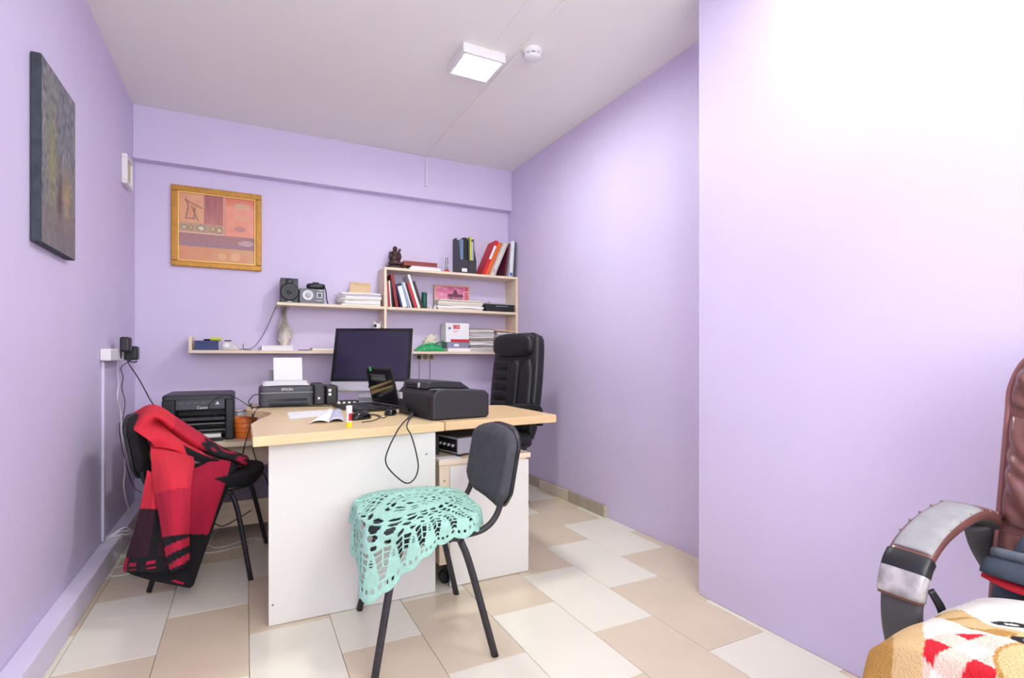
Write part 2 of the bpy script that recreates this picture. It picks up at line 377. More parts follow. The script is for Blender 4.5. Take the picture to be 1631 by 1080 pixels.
cable([(XL+.09, 3.58, 1.01), PX(205, 575, XL+.09), PX(213, 577, XL+.1), PX(218, 576, XL+.11)], 'short thick black lead poking sideways from the lower adaptor', r=.004)
cable([(XL+.075, 3.58, 1.0), PD(203, 575, 2.75), PD(222, 605, 2.66), PD(238, 635, 2.6), PD(245, 646, 2.55), PD(252, 662, 2.52)], 'black lead slanting from the adaptor to the red blanket')
cable([(XL+.07, 3.57, 1.0), PX(193, 585, XL+.04), PX(196, 600, XL+.03), PX(194, 618, XL+.03), PX(199, 640, XL+.02), PX(196, 665, XL+.02), PX(190, 680, XL+.02), PX(196, 720, XL+.03), PX(210, 770, XL+.05), PD(225, 785, 2.7)], 'thin black lead hanging from the socket behind the left chair', r=.0022)
cable([(XL+.03, 3.46, .997), PX(187, 590, XL+.02), PX(189, 610, XL+.02), PX(187, 635, XL+.02), PX(192, 655, XL+.02), PX(194, 690, XL+.03), PX(199, 745, XL+.03), PX(197, 775, XL+.03), PX(205, 810, XL+.04), PX(216, 830, XL+.06)], 'white lead hanging from the socket down to the plinth', m_wcable, r=.0035)
for k in range(5):
    a = PX(162+k*2, 866-k*2, -.60); b = PX(185+k*4, 852-k*3+(k % 2)*8, -.53); c_ = PD(212+k, 846+k*4, 2.75); d_ = PD(222, 880+k*4, 2.72)
    a.z = max(a.z, .107); d_.z = max(.012, d_.z)
    cable([a, b, c_, d_], 'white network lead spilling off the plinth behind the left chair', m_wcable, .003, 'network leads on the plinth')
for k, pts in enumerate(([(250, 905), (180, 918), (175, 908), (200, 900)], [(330, 868), (350, 872), (400, 858), (430, 860)], [(315, 862), (350, 845), (356, 835), (335, 860)], [(300, 880), (340, 880), (390, 868), (405, 860)])):
    cable([Vector((*PZ(x, y, .004).xy, .004)) for x, y in pts], ['white lead curling on the floor at the foot of the plinth', 'white lead running straight on the floor towards the desk panel', 'white lead looping up by the foot rail of the low table', 'white lead lying in a low curve between the left chair legs'][k], m_wcable, .0028)
# ================================================================== BACK WALL: shelves
SF, SB = 3.92, YB-.001
Z1, Z2, Z3, ST = 1.063, 1.395, 1.692, .02
t = thing('wall_shelf_unit', 'pale birch wall shelf unit with stepped open compartments', 'shelf', (.85, SB, 1.04))
X0, X1, X2 = -.328, .188, .918
box('lower_shelf', (X0, SF, Z1-ST), (2.042, SB, Z1), m_birch, t, bev=.0015)
box('middle_shelf', (X1, SF, Z2-ST), (X2-.0005, SB, Z2), m_birch, t, bev=.0015)
box('middle_shelf', (X2+.0205, SF, Z2-ST), (2.0215, SB, Z2), m_birch, t, bev=.0015)
box('top_shelf', (X2, SF, Z3-ST), (2.042, SB, Z3), m_birch, t, bev=.0015)
box('side_panel', (X2, SF+.0005, Z1+.0003), (X2+.02, SB, Z3-ST-.0003), m_birch, t, bev=.0015)
box('side_panel', (2.022, SF+.0005, Z1+.0003), (2.042, SB, Z3-ST-.0003), m_birch, t, bev=.0015)
box('end_panel', (X0, SF, Z1+.0003), (X0+.02, SB, 1.15), m_birch, t, bev=.0015)
# picture on back wall
pa, pb = PY(272, 294, YB-.02), PY(417, 311, YB-.02); px0, px1, pz0, pz1 = -.442, .098, 1.622, 2.16
t = thing('framed_picture', 'gold framed orange abstract picture on the back wall', 'picture', ((px0+px1)/2, YB, pz0))
mb = MB(); fw_ = .038
for lo, hi in (((px0, pz0), (px1, pz0+fw_)), ((px0, pz1-fw_), (px1, pz1)), ((px0, pz0+fw_), (px0+fw_, pz1-fw_)), ((px1-fw_, pz0+fw_), (px1, pz1-fw_))): mb.add(vbox((lo[0], YB-.025, lo[1]), (hi[0], YB-.001, hi[1]), .006))
mb.go('frame', m_gold, t)
mb = MB(); q = fw_-.001; r_ = fw_+.008
for lo, hi in (((px0+q, pz0+q), (px1-q, pz0+r_)), ((px0+q, pz1-r_), (px1-q, pz1-q)), ((px0+q, pz0+r_), (px0+r_, pz1-r_)), ((px1-r_, pz0+r_), (px1-q, pz1-r_))): mb.add(vbox((lo[0], YB-.02, lo[1]), (hi[0], YB-.004, hi[1]), .002))
mb.go('slip', m_gold2, t)
def seg_d(u, v, a, b):
    ax, ay = a; bx, by = b; t_ = max(0, min(1, ((u-ax)*(bx-ax)+(v-ay)*(by-ay))/((bx-ax)**2+(by-ay)**2+1e-9)))
    return math.hypot(u-ax-t_*(bx-ax), v-ay-t_*(by-ay))
def art(u, v):
    n = nz(u*9, v*9, 2)*.5+.5; n2 = nz(u*45, v*45, 7)*.5+.5
    c = mix(rgb(224, 150, 116), rgb(232, 176, 132), n)
    if u > .6: c = mix(rgb(236, 142, 118), rgb(240, 168, 146), n) if v < .85 else mix(rgb(214, 96, 72), rgb(236, 142, 118), (1-v)/.15)
    if .33 < u < .57 and v > .45:
        c = mix(rgb(150, 72, 92), rgb(206, 130, 124), min(1, max(0, (1-v)*1.4+nz(u*40, v*3)*.4)))
    if .57 < u < .6 and v > .42: c = rgb(240, 178, 158) if u < .59 else rgb(178, 92, 84)
    if .42 < v < .56 and u < .57: c = mix(rgb(168, 150, 118), rgb(198, 160, 130), n2)
    for cx, cy, a, b, k in ((.08, .49, .04, .035, rgb(196, 204, 180)), (.16, .49, .03, .04, rgb(190, 178, 140)), (.29, .49, .055, .042, rgb(226, 236, 214)), (.44, .49, .03, .04, rgb(222, 190, 160)), (.52, .48, .04, .045, rgb(226, 200, 170))):
        d = ((u-cx)/a)**2+((v-cy)/b)**2
        if d < .5: c = mix(k, c, .25*n2)
        elif d < 1: c = rgb(96, 110, 88)
    if v < .43 and v > .415 and u < .57: c = rgb(238, 200, 176)
    if .22+.0*u < v < .415: c = mix(rgb(140, 92, 106), rgb(176, 132, 140), n2) if v > .29 else mix(rgb(116, 88, 116), rgb(176, 140, 160), n2)
    if v <= .22: c = mix(rgb(222, 146, 108), rgb(214, 176, 124), u*n*1.4)
    for cx, cy, a, b, k in ((.82, .87, .11, .05, rgb(206, 190, 160)), (.81, .7, .1, .035, rgb(226, 176, 140)), (.79, .53, .075, .04, rgb(150, 116, 132)), (.87, .32, .1, .04, rgb(212, 196, 206)), (.56, .1, .055, .055, rgb(232, 196, 140)), (.73, .1, .065, .06, rgb(246, 192, 140)), (.9, .1, .05, .06, rgb(226, 150, 120))):
        d = ((u-cx)/a)**2+((v-cy)/b)**2
        if d < 1 and n2 > .3: c = mix(k, c, .2+.3*n2)
    for a, b in (((.1, .88), (.3, .78)), ((.1, .9), (.13, .8)), ((.13, .8), (.1, .62)), ((.1, .62), (.2, .62)), ((.17, .8), (.25, .6)), ((.2, .62), (.21, .78))):
        if seg_d(u, v, a, b) < .009: c = rgb(132, 92, 70)
    return mix(c, rgb(222, 176, 148), .2)
painted('print', (px0+fw_, YB-.012, pz0+fw_), (px1-px0-2*fw_, 0, 0), (0, 0, pz1-pz0-2*fw_), 130, 130, art, m_paint, t)
# socket under shelf
t = thing('wall_socket', 'cream triple wall socket under the lower shelf beside the monitor', 'socket', (1.29, YB, .99))
sx0, sx1 = 1.215, 1.37
for k in range(3):
    a = sx0+(sx1-sx0)/3*k
    s = box('socket_plate', (a+.0005, YB-.014, .995), (a+(sx1-sx0)/3-.0005, YB-.001, 1.043), mat('cream plastic', 'e2d6c0', .45), t, bev=.003)
    v, f = vlathe([(.018, 0), (.019, .002)], 16); M = Matrix.Translation((a+.026, YB-.0142, 1.019)) @ Matrix.Rotation(PI/2, 4, 'X')
    finish('socket_hole', [M @ p for p in v], f, m_char if k == 0 else m_dkwood, s)
for x in (1.24, 1.33): cable([(x, YB-.018, .995), (x+.005, YB-.012, .9), (x-.004, YB-.012, .74), (x, YB-.012, .5)], 'thin grey lead going down the back wall below the triple socket', mat('grey cable', '8d8a99', .5), .0025, 'leads below the socket')
# ------------------------------------------------------------------ shelf contents
def book(X, Z, w, h, d, lean, cov, label, name='book', yf=3.945, pages=m_paper2, group=None, cat='book', spine=None, band=None):
    """upright book, spine to the viewer; X = lowest corner; lean>0 tips the top to the right"""
    a = math.radians(lean)
    t = thing(name, label, cat, (X, yf+d/2, Z), 0, group)
    M = Matrix.Rotation(a, 4, 'Y')
    if lean >= 0: s0, s1 = -w, 0
    else: s0, s1 = 0, w
    # lowest corner: right-bottom when tipped right, left-bottom when tipped left
    mb = MB(); b = min(.003, w*.2)
    mb.add(vbox((s0, -d/2, 0), (s0+b, d/2, h), b*.3, 1), M); mb.add(vbox((s1-b, -d/2, 0), (s1, d/2, h), b*.3, 1), M); mb.add(vbox((s0+b*.9, -d/2, 0), (s1-b*.9, -d/2+.004, h), b*.3, 1), M)
    c = mb.go('cover', cov, t, world=False)
    mb = MB().add(vbox((s0+b, -d/2+.0045, .003), (s1-b, d/2-.003, h-.003), 0), M); mb.go('pages', pages, t, world=False)
    if band:
        mb = MB().add(vbox((s0+w*.18, -d/2-.0006, h*band[1]), (s1-w*.18, -d/2+.0005, h*band[2]), 0), M); mb.go('spine_label', band[0], c, world=False)
    return t
def flatbook(lo, hi, cov, label, name='book', rz=0, pages=m_paper, group=None, cat='book'):
    c = Vector(((lo[0]+hi[0])/2, (lo[1]+hi[1])/2, lo[2])); t = thing(name, label, cat, c, rz, group)
    a = (hi[0]-lo[0])/2; b = (hi[1]-lo[1])/2; h = hi[2]-lo[2]; e = min(.003, h*.2)
    mb = MB(); mb.add(vbox((-a, -b, 0), (a, b, e), e*.3, 1)); mb.add(vbox((-a, -b, h-e), (a, b, h), e*.3, 1)); mb.add(vbox((-a, -b, e*.9), (-a+.004, b, h-e*.9), 0))
    mb.go('cover', cov, t, world=False); box('pages', (-a+.0045, -b+.002, e), (a-.002, b-.002, h-e), pages, t, bev=0, world=False); return t
ORD = ['first', 'second', 'third', 'fourth', 'fifth', 'sixth', 'seventh', 'eighth', 'ninth', 'tenth', 'eleventh']
def pile(x0, x1, y0, y1, z0, hs, mats, label, group, name='paper_bundle', jit=.008, cat='papers', sag=0):
    z = z0
    for k, h in enumerate(hs):
        a = x0+random.uniform(-jit, jit); b = x1+random.uniform(-jit, jit); c = y0+random.uniform(-.004, .01); rz = random.uniform(-.03, .03)
        m = mats[k % len(mats)]
        cx, cy = (a+b)/2, (c+y1)/2; hw, hd = (b-a)/2, (y1-c)/2
        ph = random.uniform(0, 6)
        def fn(s):
            def g(u, v):
                x = -hw+2*hw*u; y = -hd+2*hd*v
                return (x, y, s+sag*math.sin(u*PI*2+ph)*.5)
            return g
        v1, f1 = vgrid(fn(h-.0006), 8, 2); v0, f0 = vgrid(fn(.0006), 8, 2); n = len(v0)
        rim = [i for i in range(9)]+[9*1+8, 9*2+8]+[18+i for i in range(7, -1, -1)]+[9]
        F = [tuple(reversed(q)) for q in f0]+[tuple(i+n for i in q) for q in f1]+[(rim[i], rim[(i+1) % len(rim)], rim[(i+1) % len(rim)]+n, rim[i]+n) for i in range(len(rim))]
        M = Matrix.Translation((cx, cy, z)) @ Matrix.Rotation(rz, 4, 'Z')
        tag(finish(name, [M @ p for p in v0+v1], F, m), label % ('bottom' if k == 0 else 'top' if k == len(hs)-1 else ORD[k]+' from the bottom'), cat, group)
        z += h+.0003
    return z
# lower shelf, left
Yf = 3.95
a, b = PY(310, 557, Yf).x, PY(347, 557, Yf).x
t = thing('blue_box', 'small dark blue cardboard box on the lower shelf by its end panel', 'box', ((a+b)/2, Yf+.05, Z1))
box('body', (a, Yf, Z1+.0005), (b, Yf+.1, Z1+.058), m_cover('dark blue card', '26386f'), t, bev=.002); box('lid', (a-.002, Yf-.002, Z1+.052), (b+.002, Yf+.102, Z1+.062), m_cover('dark blue card lid', '2f4480'), t, bev=.002)
tag(finish('highlighter', *vtube([(a+.085, Yf+.05, Z1+.0745), (a+.15, Yf+.045, Z1+.0745)], .012, 12), mat('lime plastic', 'd3e04a', .4)), 'lime highlighter lying on the blue box', 'pen')
tag(finish('marker_pen', *vtube([(a+.05, Yf+.03, Z1+.068), (a+.085, Yf+.02, Z1+.068)], .0055, 8), m_blk), 'short black pen lying on the blue box', 'pen')
a, b = PY(352, 557, Yf).x, PY(382, 557, Yf).x
t = thing('tape_dispenser', 'clear tape dispenser with black top on the lower shelf', 'tape', ((a+b)/2, Yf+.03, Z1))
v, f = vprism([(a, Z1+.001), (b, Z1+.001), (b-.01, Z1+.02), (b-.05, Z1+.055), (a+.02, Z1+.06), (a, Z1+.03)], Yf+.01, Yf+.05, 'y', .004); finish('body', v, f, mat('smoky clear plastic', 'c9c2c4', .25), t)
tube('roll', [(a+.03, Yf+.004, Z1+.026), (a+.03, Yf+.0095, Z1+.026)], .024, m_white, t, 20)
box('cutter', (a+.02, Yf+.012, Z1+.0605), (b-.05, Yf+.048, Z1+.068), m_blk, t, bev=.002)
cable([(a+.13, Yf+.03, Z1+.045), (b+.02, Yf+.01, Z1+.012), (b+.03, Yf, Z1+.004), (b+.07, Yf, Z1+.003)], 'short black and red wire end beside the tape dispenser', m_cable, .002)
cable([PY(440, 487, 4.1), PY(428, 515, 4.1), PY(418, 535, 4.09), PY(405, 552, 4.06), PY(392, 556, 4.0), PY(375, 556, 3.98)], 'black speaker wire curving down the back wall to the lower shelf', m_cable, .002)
a, b = PY(417, 557, Yf).x, PY(467, 557, Yf).x
flatbook((a, Yf, Z1+.0003), (b, Yf+.16, Z1+.036), m_paper, 'white box file lying under the vase', 'white_book', 0)
# vase
vx = PY(452, 550, 4.03).x
t = thing('vase', 'marbled white and brown vase on the white book, under the middle shelf', 'vase', (vx, 4.03, Z1+.0365))
m_vase = mat('marbled glaze', 'cfc5bc', .2, var=.85, vscale=13, stretch=(1, 1, .45))
prof = [(.036, 0), (.04, .008), (.05, .03), (.056, .06), (.054, .09), (.045, .13), (.034, .17), (.024, .205), (.021, .225), (.026, .25), (.037, .272), (.043, .28), (.038, .279), (.022, .245)]
prof = [(r*.82, z) for r, z in prof]
v, f = vlathe(prof, 28); v = [Vector((p.x*(1+.1*math.sin(3*math.atan2(p.y, p.x)+p.z*30)), p.y*(1+.1*math.sin(3*math.atan2(p.y, p.x)+p.z*30)), p.z)) for p in v]
finish('body', v, f, m_vase, t, world=False, smooth=True)
tube('relief_scroll', [(.036, -.018, .05), (.048, -.01, .075), (.046, -.013, .105), (.034, -.018, .12), (.03, -.018, .15)], lambda s: .011-.005*s, m_vase, t, 8, world=False)
tube('relief_scroll', [(-.025, -.035, .03), (-.04, -.024, .05), (-.038, -.022, .07), (-.025, -.032, .066)], .007, m_vase, t, 8, world=False)
a, b = PY(497, 557, Yf).x, PY(560, 557, Yf).x
flatbook((a, Yf, Z1+.0003), (b, Yf+.15, Z1+.022), m_cover('kraft cover', 'd9c3a0'), 'thin kraft brown notebook lying on the lower shelf beside the monitor', 'notebook')
cable([(b-.36, Yf+.01, Z1+.004), (b-.33, Yf-.005, Z1+.004), (b-.3, Yf, Z1+.004), (b-.29, Yf+.02, Z1+.004)], 'scrap of grey wire on the lower shelf by the notebook', mat('dark grey cable', '5c5a66', .5), .003)
# small figurine behind the monitor
fx = PY(601, 515, 4.02).x
t = thing('pet_figurine', 'tall black and white figurine peeking over the monitor', 'figurine', (fx, 4.02, Z1))
v, f = vlathe([(.04, .0), (.045, .01), (.04, .04), (.034, .1), (.03, .15), (.022, .165)], 18); finish('body', v, f, m_white, t, world=False, smooth=True)
mb = MB().add(vell((0, 0, .185), (.034, .03, .028))); mb.add(vell((.022, 0, .212), (.01, .008, .012))); mb.add(vell((-.022, 0, .212), (.01, .008, .012))); mb.go('head', m_white, t, world=False, smooth=True)
for c, q in (((-.02, -.022, .192), (.012, .01, .012)), ((.03, -.015, .17), (.012, .012, .01))): finish('patch', *vell(c, q), m_blk, t, world=False, smooth=True)
# middle shelf, left
def zt(x, y, Y): return PY(x, y, Y).z
a, b = PY(447, 480, Yf).x, PY(475, 480, Yf).x; top = zt(460, 443, Yf)
t = thing('speaker', 'black loudspeaker with round cone on the middle shelf', 'speaker', ((a+b)/2, Yf+.05, Z2))
box('cabinet', (a, Yf, Z2+.0005), (b, Yf+.12, top), m_char, t, bev=.003)
cx = (a+b)/2
def disc(cx, cz, r, y, prof, name, m, parent):
    v, f = vlathe(prof, 28); M = Matrix.Translation((cx, y, cz)) @ Matrix.Rotation(PI/2, 4, 'X'); return finish(name, [M @ p for p in v], f, m, parent, smooth=True)
disc(cx, Z2+.075, .06, Yf-.0005, [(.062, 0), (.06, .006), (.05, .008), (.035, .004), (.02, .003), (.012, .006), (.001, .008)], 'woofer', m_blk, t)
disc(cx, Z2+.148, .02, Yf-.0005, [(.024, 0), (.022, .006), (.014, .006), (.001, .009)], 'tweeter', m_blk, t)
box('badge', (cx-.014, Yf-.004, Z2+.006), (cx+.014, Yf-.0005, Z2+.012), m_silver, t, bev=.001)
a, b = PY(477, 483, Yf).x, PY(516, 483, Yf).x; top = zt(500, 460, Yf)
t = thing('table_radio', 'grey table radio with white round dial beside the speaker', 'radio', ((a+b)/2, Yf+.05, Z2))
box('case', (a, Yf, Z2+.0005), (b, Yf+.09, top), mat('radio grey', '686b73', .4), t, bev=.004)
cz = (Z2+top)/2+.006
disc(a+.055, cz, .03, Yf-.0005, [(.036, 0), (.036, .004), (.03, .005), (.029, .002), (.02, .002)], 'dial_ring', m_white, t)
disc(a+.055, cz, .02, Yf-.003, [(.02, 0), (.017, .003), (.001, .004)], 'dial_face', mat('dial grey', 'b7bac4', .3), t)
s = box('display_frame', (a+.115, Yf-.004, cz-.016), (b-.012, Yf-.0005, cz+.022), m_white, t, bev=.002)
box('display', (a+.121, Yf-.0048, cz-.011), (b-.018, Yf-.0041, cz+.017), m_char2, s, bev=0)
box('trim_line', (a+.112, Yf-.002, Z2+.022), (b-.01, Yf-.0005, Z2+.026), m_silver, t, bev=0)
box('badge', (b-.04, Yf-.002, top-.012), (b-.008, Yf-.0005, top-.007), m_silver, t, bev=0)
a2, b2 = PY(489, 460, Yf).x, PY(519, 460, Yf).x
t = thing('camera_case', 'small black camera pouch with strap on top of the radio', 'pouch', ((a2+b2)/2, Yf+.05, top))
mb = MB().add(vell(((a2+b2)/2, Yf+.045, top+.0215), ((b2-a2)/2, .04, .021), .5, .5)); mb.go('body', m_blk, t, smooth=True)
box('clasp', ((a2+b2)/2-.022, Yf+.02, top+.04), ((a2+b2)/2+.02, Yf+.06, top+.05), m_blk, t, bev=.003)
tube('strap', [(b2-.008, Yf+.03, top+.025), (b2+.004, Yf+.03, top-.01), (b2+.01, Yf+.035, top-.06), (b2+.02, Yf+.04, Z2+.004)], .004, mat('navy strap', '2a2f55', .7), t, 6)
a, b = PY(545, 485, Yf).x, X2-.012
m_pl = mat('pale green paper', 'dfe4da', .85); m_pg = mat('grey paper', 'c9c6cb', .85)
zp = pile(a, b, Yf, 4.1, Z2+.0004, [.016, .022, .014, .02, .012, .012], [m_pl, m_paper, m_paper2, m_paper, m_pg, m_paper], 'papers in the pile left of the book compartment, %s', 'paper pile on the middle shelf', sag=.0015)
mb = MB()
for k in range(9):
    z = Z2+.02+k*.007; mb.add(vtube([(a+.05, Yf+.02, z), (a-.01-.006*(k % 3), Yf-.003, z+.002), (a-.03-.008*(k % 4), Yf+.01, z+.004*(k % 3))], .003, 5, 4))
tag(mb.go('curled_papers', m_pg, None, smooth=True), 'frayed curled sheet corners at the left end of the paper pile', 'papers')
e0, e1 = PY(556, 467, 4.04).x, PY(590, 467, 4.04).x
v, f = vprism([(e0, zp+.0005), (e1, zp+.0005), (e1, zp+.085), (e0+.012, zp+.088)], 4.04, 4.046, 'y', .001)
t = thing('kraft_envelope', 'kraft envelope standing upright on the paper pile', 'envelope', ((e0+e1)/2, 4.04, zp)); finish('pocket', v, f, m_cover('kraft paper', 'dcbf93'), t)
v, f = vprism([(e0+.012, zp+.084), (e1, zp+.081), (e1-.03, zp+.062), (e0+.05, zp+.062)], 4.037, 4.0395, 'y', 0); finish('flap', v, f, m_cover('kraft paper flap', 'd3b486'), t)
# ------------------------------------------------------------------ book compartment, middle row
xb = X2+.0225
def rowbook(X, w, h, lean, col, label, **k): return book(X, Z2+.0005, w, h, .15, lean, m_cover('cover '+col, col), label, **k)
specs = [(.010, .21, -2, 'd8cfc4', 'thin cream booklet, first against the side panel'), (.010, .19, -3, 'c53e44', 'thin red booklet next to the cream one'),
         (.010, .2, -4, 'e9e6e2', 'slim white booklet between two darker ones'), (.008, .2, -5, '3c3536', 'thin black booklet beside the tall maroon book'),
         (.026, .252, -9, '8e2d33', 'tall maroon hardback leaning left'), (.011, .18, -13, '28305c', 'thin navy book leaning beside the maroon one'),
         (.034, .165, -15, 'eef1f4', 'wide white ring folder leaning left'), (.013, .2, -16, '9fb9d6', 'thin light blue book leaning left'), (.013, .2, -17, 'f0efef', 'thin white book leaning between blue and black ones'),
         (.014, .195, -18, '2c2728', 'thin black book leaning left, beside a red one'), (.022, .2, -18, 'c8323f', 'bright red paperback leaning left'), (.02, .265, -18.5, 'f3f1f2', 'tall white binder leaning left, highest of the row'),
         (.022, .215, -18.5, '37302d', 'black patterned hardback, last of the leaning row')]
X = xb+.002
for i, (w_, h_, ln, col, lab) in enumerate(specs):
    nxt = specs[min(i+1, len(specs)-1)][2]
    rowbook(X, w_, h_, ln, col, lab)
    hc = min(h_, specs[min(i+1, len(specs)-1)][1])
    X += w_/math.cos(math.radians(ln))+.001+max(0, hc*(math.tan(math.radians(-nxt))-math.tan(math.radians(-ln))))
gx = X+.026
t = thing('green_tin', 'dark green cylindrical tin behind the leaning books', 'tin', (gx, 4.02, Z2))
v, f = vlathe([(.021, .0005), (.022, .002), (.022, .118), (.021, .12)], 20); finish('body', v, f, mat('green tin', '1c5a4c', .35), t, world=False, smooth=True)
v, f = vlathe([(.0225, .1205), (.0225, .133), (.02, .136)], 20); finish('lid', v, f, mat('green tin lid', '24705e', .35), t, world=False, smooth=True)
for k, (dx, h_) in enumerate(((.0, .03), (.035, .036))):
    t = thing('tiny_figurine', 'tiny white porcelain animal between books and papers', 'figurine', (gx+.03+dx, 3.955, Z2), .3*k, 'tiny porcelain animals')
    mb = MB().add(vell((0, 0, h_*.32), (.013, .011, h_*.31))); mb.add(vell((.004, -.004, h_*.75), (.008, .008, h_*.22))); mb.go('body', m_white, t, world=False, smooth=True)
    mb = MB().add(vell((.004, -.011, h_*.78), (.002, .002, .002), nu=8, nv=6)); mb.go('nose', m_blk, t, world=False)
# framed photo
a, b = PY(692, 478, 4.07).x, PY(748, 478, 4.07).x; zt_ = zt(700, 453, 4.07)
t = thing('photo_frame', 'pink sunset city gate photo in a light wood frame', 'photo frame', ((a+b)/2, 4.07, Z2))
mb = MB()
for lo, hi in (((a, Z2+.0005), (b, Z2+.013)), ((a, zt_-.012), (b, zt_)), ((a, Z2+.013), (a+.012, zt_-.012)), ((b-.012, Z2+.013), (b, zt_-.012))): mb.add(vbox((lo[0], 4.07, lo[1]), (hi[0], 4.085, hi[1]), .002))
mb.go('frame', m_cover('salmon wood', 'e2b091'), t)
def gate(u, v):
    c = mix(rgb(246, 176, 190), rgb(206, 96, 150), v); c = mix(c, rgb(250, 210, 214), max(0, nz(u*5, v*7, 3)))
    if v < .45: c = mix(rgb(236, 214, 226), rgb(226, 150, 166), u)
    if .36 < u < .84 and .42 < v < .68 and not (v < .56 and (u*17) % 1 > .55): c = rgb(112, 62, 82)
    if .52 < u < .68 and .68 <= v < .74: c = rgb(112, 62, 82)
    if ((u-.6)/.045)**2+((v-.78)/.08)**2 < 1: c = rgb(92, 50, 76)
    if u > .88 and (v*9) % 1 > .45: c = rgb(196, 66, 90)
    if u > .86 and u < .88: c = rgb(246, 196, 196)
    return c
painted('photo', (a+.0115, 4.0745, Z2+.0125), (b-a-.023, 0, 0), (0, 0, zt_-Z2-.024), 70, 46, gate, m_paint, t)
# paper pile in front of it
a, b = PY(697, 490, 3.96).x, PY(768, 490, 3.96).x
pile(a, b, 3.94, 4.06, Z2+.0004, [.014, .018, .016, .02, .012], [m_paper2, m_paper, m_paper2, mat('cream paper', 'e6dfd0', .85), m_paper2], 'cream papers in front of the city gate photo, %s', 'papers in front of the photo', jit=.012, sag=.004)
zq = Z2+.001
c0, c1 = PY(772, 494, 3.95).x+.012, PY(822, 494, 3.95).x-.006
t = thing('set_top_box', 'black set-top box with grey top on the middle shelf', 'electronics', ((c0+c1)/2, 4.0, Z2))
box('case', (c0, 3.945, Z2+.004), (c1, 4.09, Z2+.062), m_blk, t, bev=.003); box('lid', (c0+.004, 3.95, Z2+.0625), (c1-.004, 4.085, Z2+.073), mat('worn grey top', 'b8b2b4', .6, var=.2, vscale=30), t, bev=.002)
for k in range(10): box('front_mark', (c0+.09+k*.011, 3.9443, Z2+.044), (c0+.097+k*.011, 3.9449, Z2+.05), m_silver, t, bev=0)
for sx in (c0+.02, c1-.02): box('foot', (sx-.008, 3.96, Z2+.0005), (sx+.008, 3.98, Z2+.004), m_blk, t, bev=0)
tag(finish('knob_cap', *vlathe([(.01, 0), (.01, .006), (.006, .009)], 12, (c0+.045, 3.99, Z2+.0735)), m_char2, smooth=True), 'small dark cap lying on the set-top box', 'cap')
tag(tube('cable_coil', [(c0-.04, 3.945, Z2+.012), (c0-.015, 3.935, Z2+.016), (c0-.006, 3.96, Z2+.03), (c0-.03, 3.965, Z2+.02), (c0-.045, 3.95, Z2+.028), (c0-.012, 3.945, Z2+.008)], .0045, m_cable, None, 6), 'small coil of black cable beside the set-top box', 'cable')
# ------------------------------------------------------------------ top of the bookcase
bx = PY(629, 425, 4.0).x
t = thing('statuette', 'dark brown carved seated figure statuette on the top shelf', 'statuette', (bx, 4.0, Z3))
m_carv = mat('carved dark wood', '45282a', .4, var=.45, vscale=60, bump=.6, bscale=120)
v, f = vell((0, 0, .014), (.068, .05, .0138), .5, .8); finish('base', v, f, m_carv, t, world=False, smooth=True)
mb = MB()
for c, s in (((0, 0, .05), (.045, .04, .03)), ((0, 0, .085), (.042, .034, .04)), ((-.008, -.012, .08), (.03, .03, .028)), ((0, 0, .122), (.03, .026, .022)), ((-.036, -.004, .1), (.014, .016, .034)), ((.036, -.004, .098), (.014, .016, .03)), ((.032, -.004, .134), (.01, .01, .022)), ((.038, -.004, .15), (.01, .009, .009)), ((-.03, -.024, .042), (.026, .02, .014)), ((.03, -.024, .042), (.026, .02, .014))): mb.add(vell(c, s))
mb.v = [p+Vector((nz(p.x*90, p.y*90, p.z*90), nz(p.x*90+5, p.y*90, p.z*90), nz(p.x*90, p.y*90+9, p.z*90)))*.0045 for p in mb.v]
mb.go('figure', m_carv, t, world=False, smooth=True)
mb = MB().add(vell((0, -.004, .156), (.018, .018, .021))); mb.add(vell((0, -.022, .153), (.004, .006, .004))); mb.go('head', m_carv, t, world=False, smooth=True)
a, b = PY(652, 428, 3.95).x, PY(703, 428, 3.95).x
flatbook((a, 3.93, Z3+.0003), (b-.01, 4.08, Z3+.016), m_paper, 'white folder at the bottom of the flat stack beside the statuette', 'flat_folder')
flatbook((a+.01, 3.945, Z3+.0166), (b, 4.08, Z3+.032), m_cover('navy cover', '2e2b45'), 'navy book in the flat stack beside the statuette', 'flat_book')
a2, b2 = PY(641, 420, 3.97).x+.01, PY(696, 420, 3.97).x
flatbook((a2, 3.955, Z3+.0326), (b2, 4.08, Z3+.066), m_cover('orange leather', 'c9763a'), 'orange leather book on top of the flat stack', 'flat_book', pages=m_cover('maroon edge', '8e3a3c'))
x = PY(711.5, 433, 3.96).x
t = thing('award_figurine', 'small silver award figure on a red base by the magazine files', 'figurine', (x, 3.96, Z3))
v, f = vlathe([(.022, .0005), (.022, .014), (.019, .018)], 18); finish('base', v, f, mat('red base', 'c9443c', .4), t, world=False, smooth=True)
v, f = vlathe([(.013, .0185), (.012, .03), (.009, .06), (.013, .082), (.008, .094), (.011, .104), (.01, .114), (.001, .12)], 16); finish('figure', v, f, mat('silver metal', 'a9a5ad', .25, .8), t, world=False, smooth=True)
